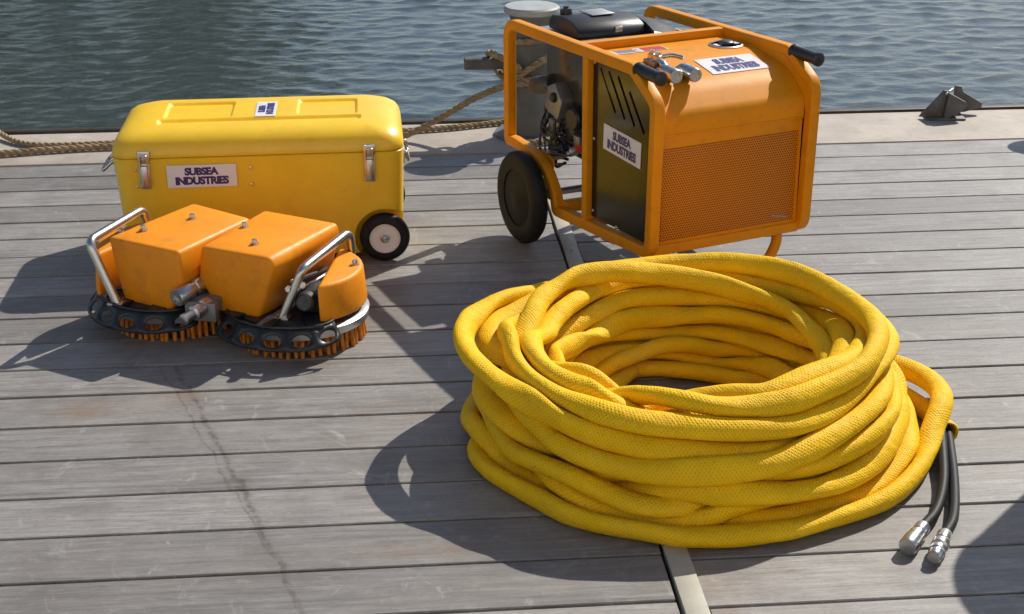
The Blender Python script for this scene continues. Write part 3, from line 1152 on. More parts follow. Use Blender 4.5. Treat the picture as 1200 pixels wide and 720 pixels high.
# black side panels with louvre slots
for v, s, lab in ((0.022, 1, 'near'), (WU - 0.022, -1, 'far')):
    poly = [(0.522, 0.168), (0.838, 0.180), (0.846, 0.190), (0.848, 0.550), (0.742, 0.612), (0.520, 0.606)]
    b = MB()
    b.prism(poly, lambda u, z, k: (u, v + 0.004 * (k - 0.5), z))
    sp = b.build('side_panel', 'blacksheet', PU, smooth=False)
    if lab == 'near':
        cuts = []
        for k, (u0, z0, u1, z1) in enumerate(((0.560, 0.592, 0.642, 0.488), (0.604, 0.592, 0.692, 0.482), (0.652, 0.588, 0.742, 0.476), (0.712, 0.560, 0.792, 0.468))):
            d = Vector((u1 - u0, 0, z1 - z0)).normalized()
            n = Vector((-d.z, 0, d.x)) * 0.0052
            a, c = Vector((u0, 0, z0)), Vector((u1, 0, z1))
            cb = MB()
            q = [a + n, c + n, c - n, a - n]
            cb.add([(p.x, v - 0.02, p.z) for p in q] + [(p.x, v + 0.02, p.z) for p in q], [(0, 1, 2, 3), (7, 6, 5, 4), (0, 4, 5, 1), (1, 5, 6, 2), (2, 6, 7, 3), (3, 7, 4, 0)])
            cuts.append(cb.mesh('c'))
        boolean_cut(sp, cuts)
        logo_sticker(sp, plane_map((0.682, v - 0.0026, 0.409), (1, 0, -0.035), (0.035, 0, 1)), 0.196, 0.070)
        for u, z in ((0.528, 0.600), (0.528, 0.39), (0.528, 0.185), (0.836, 0.40), (0.838, 0.27), (0.832, 0.19), (0.842, 0.52), (0.66, 0.176)):
            b = MB()
            b.lathe([(0.0055, 0.0), (0.0045, 0.003), (0.0, 0.004)], (u, v - 0.002, z), (0, -1, 0), 10)
            b.build('panel_screw', 'steel', sp)
# dark inner housing behind the panel (hydraulic tank)
b = MB()
b.box((0.545, 0.055, 0.185), (0.815, WU - 0.055, 0.47))
b.build('hydraulic_tank', 'black', PU, bevel=0.01, seg=3)

# grips at the front of both top rails
for v in (TR, WU - TR):
    b = MB()
    b.cyl((0.735, v, 0.630), (0.775, v, 0.6295), 0.0105, 14)
    b.build('grip_stub', 'orange', PU)
    b = MB()
    b.lathe([(0.014, 0.0), (0.0185, 0.003), (0.0185, 0.010), (0.0165, 0.014), (0.0165, 0.098), (0.0185, 0.106), (0.0185, 0.114), (0.013, 0.118), (0.0, 0.118)], (0.760, v, 0.630), (1, 0, -0.02), 20)
    b.build('grip', 'black', PU)

# hydraulic couplings on the hood
for k, (s_, v) in enumerate(((0.262, 0.118), (0.268, 0.172))):
    base = hood_at(s_, v)
    nrm = (hood_at(s_, v, 0.01) - base).normalized()
    dr = Vector((1.0, -0.12, -0.16)).normalized() + nrm * 0.16
    dr.normalize()
    b = MB()
    b.lathe([(0.024, -0.004), (0.024, 0.006), (0.019, 0.008), (0.019, 0.014)], base, nrm, 6)
    q = b.build('coupling', 'black', hood)
    b = MB()
    b.lathe([(0.014, 0.0), (0.014, 0.012), (0.0175, 0.014), (0.0175, 0.038), (0.0155, 0.040), (0.0155, 0.048), (0.019, 0.050), (0.019, 0.078), (0.017, 0.082), (0.012, 0.082), (0.012, 0.074), (0.0, 0.074)], base + nrm * 0.012, dr, 24)
    b.build('coupling_body', 'steel', q)
# valve block with lever above them
vb = hood_at(0.198, 0.132)
b = MB()
b.box((vb.x - 0.028, vb.y - 0.020, vb.z - 0.006), (vb.x + 0.028, vb.y + 0.022, vb.z + 0.014))
q = b.build('valve_block', 'alloy', hood, bevel=0.004, seg=2)
for dx in (-0.014, 0.014):
    b = MB()
    b.lathe([(0.012, 0.0), (0.012, 0.012), (0.008, 0.014), (0.008, 0.022), (0.0, 0.022)], (vb.x + dx, vb.y, vb.z + 0.014), (0, 0, 1), 6)
    b.build('valve_cap', 'steel', q)
b = MB()
b.sweep(spline([(vb.x + 0.005, vb.y + 0.02, vb.z + 0.02), (vb.x + 0.012, vb.y + 0.045, vb.z + 0.022), (vb.x + 0.035, vb.y + 0.066, vb.z + 0.018)], 6), 0.0065, 12)
b.build('lever', 'steel', q)
b = MB()
b.sweep(spline([(vb.x + 0.028, vb.y, vb.z + 0.012), (vb.x + 0.055, vb.y - 0.004, vb.z + 0.008), (vb.x + 0.075, vb.y + 0.0, vb.z - 0.012)], 6), 0.010, 12)
b.build('elbow', 'steel', q)

# engine in the open rear
b = MB()
b.box((0.10, 0.135, 0.256), (0.44, 0.38, 0.40))
eng = b.build('engine', 'engine', PU, bevel=0.014, seg=3)
for k in range(7):
    b = MB()
    b.box((0.20, 0.105, 0.275 + k * 0.017), (0.34, 0.137, 0.282 + k * 0.017))
    b.build('cooling_fin', 'alloy', eng)
b = MB()
b.box((0.075, 0.100, 0.402), (0.485, 0.400, 0.592))
b.build('fuel_tank', 'tank', PU, bevel=0.022, seg=3)
b = MB()
b.lathe([(0.048, 0.0), (0.052, 0.006), (0.048, 0.026), (0.036, 0.034), (0.016, 0.036), (0.014, 0.042), (0.0, 0.042)], (0.250, 0.125, 0.345), (-0.25, -1, 0.1), 28)
b.build('recoil_starter', 'engine', eng)
b = MB()
b.prism([(0.150, 0.385), (0.235, 0.365), (0.262, 0.425), (0.215, 0.472), (0.165, 0.452)], lambda u, z, k: (u, 0.060 + 0.055 * k, z))
b.build('ignition_box', 'alloy', eng, bevel=0.006)
b = MB()
b.lathe([(0.015, 0.0), (0.015, 0.008), (0.010, 0.012), (0.0, 0.012)], (0.218, 0.060, 0.430), (0, -1, 0.05), 16)
b.build('key_switch', 'black', eng)
b = MB()
b.box((0.300, 0.080, 0.292), (0.345, 0.115, 0.322))
b.build('battery_clamp', 'red', eng, bevel=0.006)
b = MB()
b.lathe([(0.030, 0), (0.034, 0.004), (0.034, 0.055), (0.028, 0.062), (0.0, 0.062)], (0.290, 0.135, 0.385), (0.1, -1, -0.05), 20)
b.build('oil_filter', 'black', eng)
b = MB()
b.lathe([(0.026, 0), (0.030, 0.004), (0.030, 0.085), (0.023, 0.092), (0, 0.092)], (0.055, 0.085, 0.425), (0.9, 0.1, 0.25), 20)
b.build('carburettor', 'engine', eng)
b = MB()
b.box((0.035, 0.080, 0.408), (0.075, 0.112, 0.436))
b.build('throttle_link', 'steel', eng, bevel=0.004)
b = MB()
b.box((0.150, 0.075, 0.315), (0.215, 0.110, 0.352))
b.build('regulator', 'alloy', eng, bevel=0.004)
b = MB()
b.lathe([(0.022, 0), (0.026, 0.004), (0.026, 0.07), (0.02, 0.075), (0, 0.075)], (0.150, 0.100, 0.245), (0.8, 0.1, 0.35), 18)
b.build('fuel_pump', 'engine', eng)
rw = random.Random(21)
for k in range(12):
    a = Vector((rw.uniform(0.09, 0.33), rw.uniform(0.085, 0.125), rw.uniform(0.235, 0.40)))
    b = MB()
    if k % 2:
        s_ = Vector((rw.uniform(0.010, 0.024), rw.uniform(0.01, 0.02), rw.uniform(0.008, 0.02)))
        b.box(a - s_, a + s_)
    else:
        b.lathe([(0.010, 0.0), (0.013, 0.003), (0.013, 0.03), (0.008, 0.034), (0.008, 0.044), (0.0, 0.044)], a, (rw.uniform(-1, 1), -0.6, rw.uniform(-1, 1)), 14)
    b.build('fitting', rw.choice(['engine', 'alloy', 'black', 'galv', 'engine']), eng, bevel=0.0015)
rw = random.Random(5)
for k in range(16):
    a = (rw.uniform(0.06, 0.26), rw.uniform(0.065, 0.12), rw.uniform(0.30, 0.45))
    c = (rw.uniform(0.10, 0.33), rw.uniform(0.06, 0.12), rw.uniform(0.22, 0.34))
    mid = ((a[0] + c[0]) / 2 - rw.uniform(-0.02, 0.05), min(a[1], c[1]) - rw.uniform(0.0, 0.02), min(a[2], c[2]) - rw.uniform(-0.03, 0.03))
    b = MB()
    b.sweep(spline([a, mid, c], 8), rw.choice([0.003, 0.0045, 0.006]), 8)
    b.build('cable', rw.choice(['black', 'black', 'black', 'engine', 'alloy']), eng)

# black air cleaner on top at the rear
b = MB()
b.box((0.045, 0.060, 0.590), (0.405, 0.445, 0.601))
bp = b.build('top_plate', 'galv', PU, bevel=0.002)
prof = [(0.085, 0.603), (0.085, 0.628), (0.106, 0.646), (0.165, 0.652), (0.225, 0.646), (0.258, 0.630), (0.270, 0.612), (0.270, 0.603)]
b = MB()
b.prism(prof, lambda u, z, k: (u + 0.012 * k, 0.108 + 0.215 * k, z - (0.004 if z > 0.64 else 0) * k))
ac = b.build('air_cleaner', 'black', PU, bevel=0.005, seg=2)
b = MB()
b.prism([(0.125, 0.603), (0.125, 0.632), (0.19, 0.642), (0.27, 0.634), (0.318, 0.616), (0.322, 0.603)], lambda u, z, k: (u, 0.326 + 0.10 * k, z - (0.026 if z > 0.61 else 0) * k))
b.build('air_intake', 'black', ac, bevel=0.005)
b = MB()
b.box((0.266, 0.225, 0.612), (0.276, 0.250, 0.630))
b.build('clip', 'steel', ac, bevel=0.003)
b = MB()
b.box((0.120, 0.190, 0.6496), (0.200, 0.265, 0.6536))
b.build('cover_badge', 'galv', ac, bevel=0.002)
b = MB()
b.lathe([(0.018, 0.0), (0.018, 0.014), (0.008, 0.016), (0.008, 0.022), (0.0, 0.022)], (0.125, 0.145, 0.648), (-0.1, 0, 1), 14)
b.build('knob', 'black', ac)


def unit_wheel(v, s):
    c = (0.200, v, 0.1375)
    b = MB()
    b.lathe([(0.085, -0.020), (0.110, -0.024), (0.128, -0.020), (0.1365, -0.010), (0.1375, 0.0), (0.1365, 0.010), (0.128, 0.020), (0.110, 0.024), (0.085, 0.020)], c, (0, s, 0), 56, closed=True)
    t = b.build('tyre', 'rubber', PU)
    b = MB()
    b.lathe([(0.0, -0.016), (0.087, -0.016), (0.087, 0.014), (0.082, 0.017), (0.030, 0.019), (0.024, 0.023), (0.0, 0.024)], c, (0, s, 0), 40)
    b.build('wheel_disc', 'rubber', t)


unit_wheel(-0.036, -1)
unit_wheel(WU + 0.036, 1)
b = MB()
b.cyl((0.200, -0.02, 0.1375), (0.200, WU + 0.02, 0.1375), 0.011, 14)
b.build('axle', 'galv', PU)
for v in (0.05, WU - 0.05):
    b = MB()
    b.prism([(0.165, 0.262), (0.235, 0.25), (0.218, 0.122), (0.182, 0.122)], lambda u, z, k: (u, v - 0.004 + 0.008 * k, z))
    b.build('axle_bracket', 'orange', PU, bevel=0.001)
# curved front stand
b = MB()
q = [(0.800, 0.060, 0.155), (0.800, 0.064, 0.10), (0.795, 0.105, 0.035), (0.790, 0.16, 0.0165), (0.790, 0.34, 0.0165), (0.795, 0.400, 0.035), (0.800, 0.442, 0.10), (0.800, 0.446, 0.155)]
b.sweep(spline(q, 8), 0.0145, 14)
b.build('front_stand', 'orange', PU)


# ------------------------------------------------------------------ twin brush cleaning unit
BR = thing('brush_cleaning_machine', 'orange twin brush hull cleaning machine with steel handles before the case', 'cleaning machine', (-0.410, 3.650, 0), R(-20))
HEADS = ((-0.180, -0.002), (0.174, -0.022))


def head(cx, cy, a0, a1, nh):
    # bristle tufts in three rings, each a tapered leaning rod
    b = MB()
    for r, n in ((0.156, 50), (0.135, 42), (0.105, 30)):
        for k in range(n):
            a = 2 * math.pi * (k + random.uniform(-.12, .12)) / n
            lean = random.uniform(0.0, 0.007)
            t = random.uniform(-0.02, 0.02)
            p = (cx + (r + lean) * math.cos(a + t), cy + (r + lean) * math.sin(a + t), random.uniform(0.0, 0.003))
            b.cyl((cx + r * math.cos(a), cy + r * math.sin(a), 0.056), p, 0.0058, 7, r2=0.0052)
    bb = b.build('bristles', 'bristle', BR)
    bb['kind'] = 'stuff'
    b = MB()
    b.lathe([(0.0, 0.050), (0.168, 0.050), (0.173, 0.053), (0.176, 0.074), (0.168, 0.080), (0.0, 0.080)], (cx, cy, 0), n=64)
    b.build('brush_disc', 'steel', BR)
    b = MB()
    b.lathe([(0.0, 0.0805), (0.160, 0.0805), (0.160, 0.086), (0.150, 0.090), (0.0, 0.090)], (cx, cy, 0), n=48)
    b.build('housing', 'black', BR)
    # perforated guard: flared band, each cell a rectangle with a round opening
    r0, z0, r1, z1 = 0.226, 0.046, 0.190, 0.094

    def pt(t, h):
        a = R(a0 + (a1 - a0) * t)
        # h 0 bottom .. 1 top; lip curls in at the top
        r = r0 + (r1 - r0) * h ** 1.35
        fall = 0.020 * (abs(t - 0.5) * 2) ** 6
        return (cx + (r - fall) * math.cos(a), cy + (r - fall) * math.sin(a), z0 + (z1 - z0) * h + 0.012 * (abs(t - 0.5) * 2) ** 4 * (1 - h))
    b = MB()
    NS = 20
    for i in range(nh):
        t0, t1 = i / nh, (i + 1) / nh
        ring_o, ring_i = [], []
        arc = R(abs(a1 - a0)) / nh * 0.21
        hole_t = 0.0225 / arc * (t1 - t0)
        hole_h = 0.0155 / 0.058
        for k in range(NS):
            a = 2 * math.pi * k / NS + math.pi / NS
            ca, sa = math.cos(a), math.sin(a)
            s = 1 / max(abs(ca), abs(sa))
            tc, hc = (t0 + t1) / 2, 0.47
            to, ho = tc + (t1 - t0) / 2 * ca * s, (0.5 + 0.5 * sa * s)
            ring_o.append(pt(to, ho))
            ring_i.append(pt(tc + hole_t * ca, hc + hole_h * sa))
        # corners
        vs = ring_o + ring_i
        fs = [(k, (k + 1) % NS, NS + (k + 1) % NS, NS + k) for k in range(NS)]
        cv = [pt(t0, 0), pt(t1, 0), pt(t1, 1), pt(t0, 1)]
        b.add(vs, fs)
        for c, ang in zip(cv, (225, 315, 45, 135)):
            kk = int(math.floor((R(ang) - math.pi / NS) / (2 * math.pi / NS)))
            b.add([ring_o[kk % NS], c, ring_o[(kk + 1) % NS]], [(0, 1, 2)])
    g = b.build('guard', 'black', BR, smooth=True, angle=40)
    sol = g.modifiers.new('thick', 'SOLIDIFY')
    sol.thickness = 0.0035
    sol.offset = -1
    b = MB()
    b.sweep([pt(k / 40, 1.0) for k in range(41)], 0.0032, 8)
    b.build('guard_rim', 'black', BR)
    # top brackets that carry the guard
    mid = R((a0 + a1) / 2)
    for da in (-40, 0, 40):
        a = mid + R(da)
        d = Vector((math.cos(a), math.sin(a), 0))
        s = Vector((-d.y, d.x, 0)) * 0.02
        p0, p1 = Vector((cx, cy, 0.089)) + d * 0.12, Vector((cx, cy, 0.089)) + d * 0.191
        b = MB()
        b.add([p0 - s, p1 - s, p1 + s, p0 + s] + [q + Vector((0, 0, 0.006)) for q in (p0 - s, p1 - s, p1 + s, p0 + s)],
              [(0, 3, 2, 1), (4, 5, 6, 7), (0, 1, 5, 4), (1, 2, 6, 5), (2, 3, 7, 6), (3, 0, 4, 7)])
        b.build('bracket', 'black', BR)


head(HEADS[0][0], HEADS[0][1], 172, 312, 7)
head(HEADS[1][0], HEADS[1][1], 208, 322, 6)


def cover(c, rot, prof_f, prof_b, v0, v1, name='float_cover', step=None):
    """moulded foam block: front outline lofted to the back outline, local (x, z)"""
    ca, sa = math.cos(rot), math.sin(rot)
    secs = []
    K = 4
    for k in range(K + 1):
        f = k / K
        v = v0 + (v1 - v0) * f
        loop = []
        for (xf, zf), (xb, zb) in zip(prof_f, prof_b):
            x, z = xf + (xb - xf) * f, zf + (zb - zf) * f
            loop.append((c[0] + x * ca - v * sa, c[1] + x * sa + v * ca, z))
        secs.append(loop)
    mb = loft(secs)
    return mb.build(name, 'foam', BR, bevel=0.011, seg=3, smooth=True, angle=50)


# left block
pf = [(-0.106, 0.252), (0.124, 0.252), (0.128, 0.176), (0.080, 0.084), (-0.072, 0.084), (-0.094, 0.180)]
pb = [(-0.080, 0.262), (0.112, 0.250), (0.118, 0.180), (0.094, 0.088), (-0.066, 0.088), (-0.086, 0.180)]
c1 = cover((-0.155, 0.002), R(-14), pf, pb, -0.150, 0.148)
# right block
pf = [(-0.104, 0.252), (0.096, 0.252), (0.110, 0.230), (0.054, 0.084), (-0.060, 0.084), (-0.120, 0.160)]
pb = [(-0.116, 0.256), (0.112, 0.252), (0.116, 0.226), (0.080, 0.088), (-0.078, 0.088), (-0.120, 0.180)]
c2 = cover((0.090, 0.0), R(-10), pf, pb, -0.142, 0.155)


def side_float(cx, cy, a0, a1, rin, rout, z0, z1):
    """D-shaped end float following the disc"""
    n = 16
    pts = [(cx + rout * math.cos(R(a0 + (a1 - a0) * k / n)), cy + rout * math.sin(R(a0 + (a1 - a0) * k / n))) for k in range(n + 1)]
    b = MB()
    b.prism(pts, lambda x, y, k: (x + (cx - x) * 0.05 * k, y + (cy - y) * 0.05 * k, z0 + (z1 - z0) * k))
    return b.build('end_float', 'foam', BR, bevel=0.010, seg=3, smooth=True, angle=50)


f2 = side_float(0.178, -0.020, -52, 72, 0, 0.168, 0.090, 0.186)
f1 = side_float(-0.190, -0.004, 112, 226, 0, 0.190, 0.092, 0.212)


def screw(x, y, z, par):
    b = MB()
    b.lathe([(0.011, 0.0), (0.011, 0.0025), (0.006, 0.003), (0.006, 0.007), (0.0075, 0.008), (0.0065, 0.014), (0.0, 0.016)], (x, y, z), n=10)
    b.build('fixing_bolt', 'steel', par)


screw(-0.226, -0.055, 0.2545, c1)
screw(-0.148, 0.060, 0.2535, c1)
screw(0.010, 0.035, 0.2520, c2)
screw(0.088, -0.075, 0.2510, c2)
screw(0.312, 0.02, 0.185, f2)
screw(-0.335, 0.02, 0.211, f1)


def grab(pts, r):
    b = MB()
    b.sweep(fillet(pts, r, 8), 0.0115, 14)
    h = b.build('handle', 'steel', BR)
    for p in (pts[0], pts[-1]):
        b = MB()
        b.box((p[0] - 0.020, p[1] - 0.016, 0.088), (p[0] + 0.020, p[1] + 0.016, 0.0955))
        b.build('handle_foot', 'steel', h, bevel=0.001)
    return h


grab([(-0.262, -0.158, 0.092), (-0.326, -0.154, 0.250), (-0.322, 0.120, 0.247), (-0.290, 0.130, 0.092)], 0.028)
grab([(0.180, -0.140, 0.092), (0.228, -0.118, 0.214), (0.262, 0.118, 0.236), (0.262, 0.130, 0.092)], 0.030)
# struts beside the right handle
for a, c, r in (((0.200, -0.118, 0.150), (0.240, 0.02, 0.155), 0.006), ((0.196, -0.110, 0.178), (0.225, -0.02, 0.170), 0.005)):
    b = MB()
    b.cyl(a, c, r, 10)
    b.build('strut', 'galv', BR)
for p in ((0.196, -0.128, 0.165), (0.226, -0.112, 0.172)):
    b = MB()
    b.lathe([(0.009, 0.0), (0.009, 0.008), (0.006, 0.009), (0.006, 0.014), (0.0, 0.014)], p, (0.2, -1, 0.2), 6)
    b.build('clamp_bolt', 'steel', BR)
b = MB()
b.box((0.200, -0.09, 0.090), (0.262, 0.09, 0.150))
b.build('gear_housing', 'engine', BR, bevel=0.008)
b = MB()
b.lathe([(0.02, 0), (0.024, 0.004), (0.024, 0.03), (0.018, 0.036), (0, 0.036)], (0.230, -0.095, 0.128), (0.1, -1, 0.1), 16)
b.build('motor_port', 'engine', BR)

# hydraulic connectors in the middle
b = MB()
b.box((-0.060, -0.185, 0.080), (0.022, -0.165, 0.128))
b.build('connector_bracket', 'alloy', BR, bevel=0.002)
b = MB()
b.box((-0.055, -0.165, 0.092), (0.015, 0.02, 0.128))
b.build('manifold', 'alloy', BR, bevel=0.003)


def connector(a, d, prof, name='connector'):
    b = MB()
    b.lathe(prof, a, d, 24)
    return b.build(name, 'steel', BR)


connector((-0.040, -0.080, 0.152), (-0.30, -1, -0.12), [(0.017, 0.0), (0.017, 0.030), (0.021, 0.032), (0.021, 0.058), (0.018, 0.060), (0.018, 0.074), (0.0225, 0.076), (0.0225, 0.118), (0.020, 0.122), (0.012, 0.122), (0.010, 0.116), (0.0, 0.116)])
connector((-0.008, -0.160, 0.115), (-0.28, -1, -0.10), [(0.021, 0.0), (0.021, 0.022), (0.015, 0.024), (0.015, 0.034), (0.019, 0.036), (0.019, 0.054), (0.0125, 0.058), (0.0125, 0.080), (0.014, 0.081), (0.014, 0.090), (0.010, 0.092), (0.0, 0.092)])
b = MB()
b.sweep(spline([(-0.040, -0.084, 0.152), (-0.03, -0.02, 0.145), (0.0, 0.03, 0.125)], 6), 0.012, 12)
b.build('feed_pipe', 'black', BR)

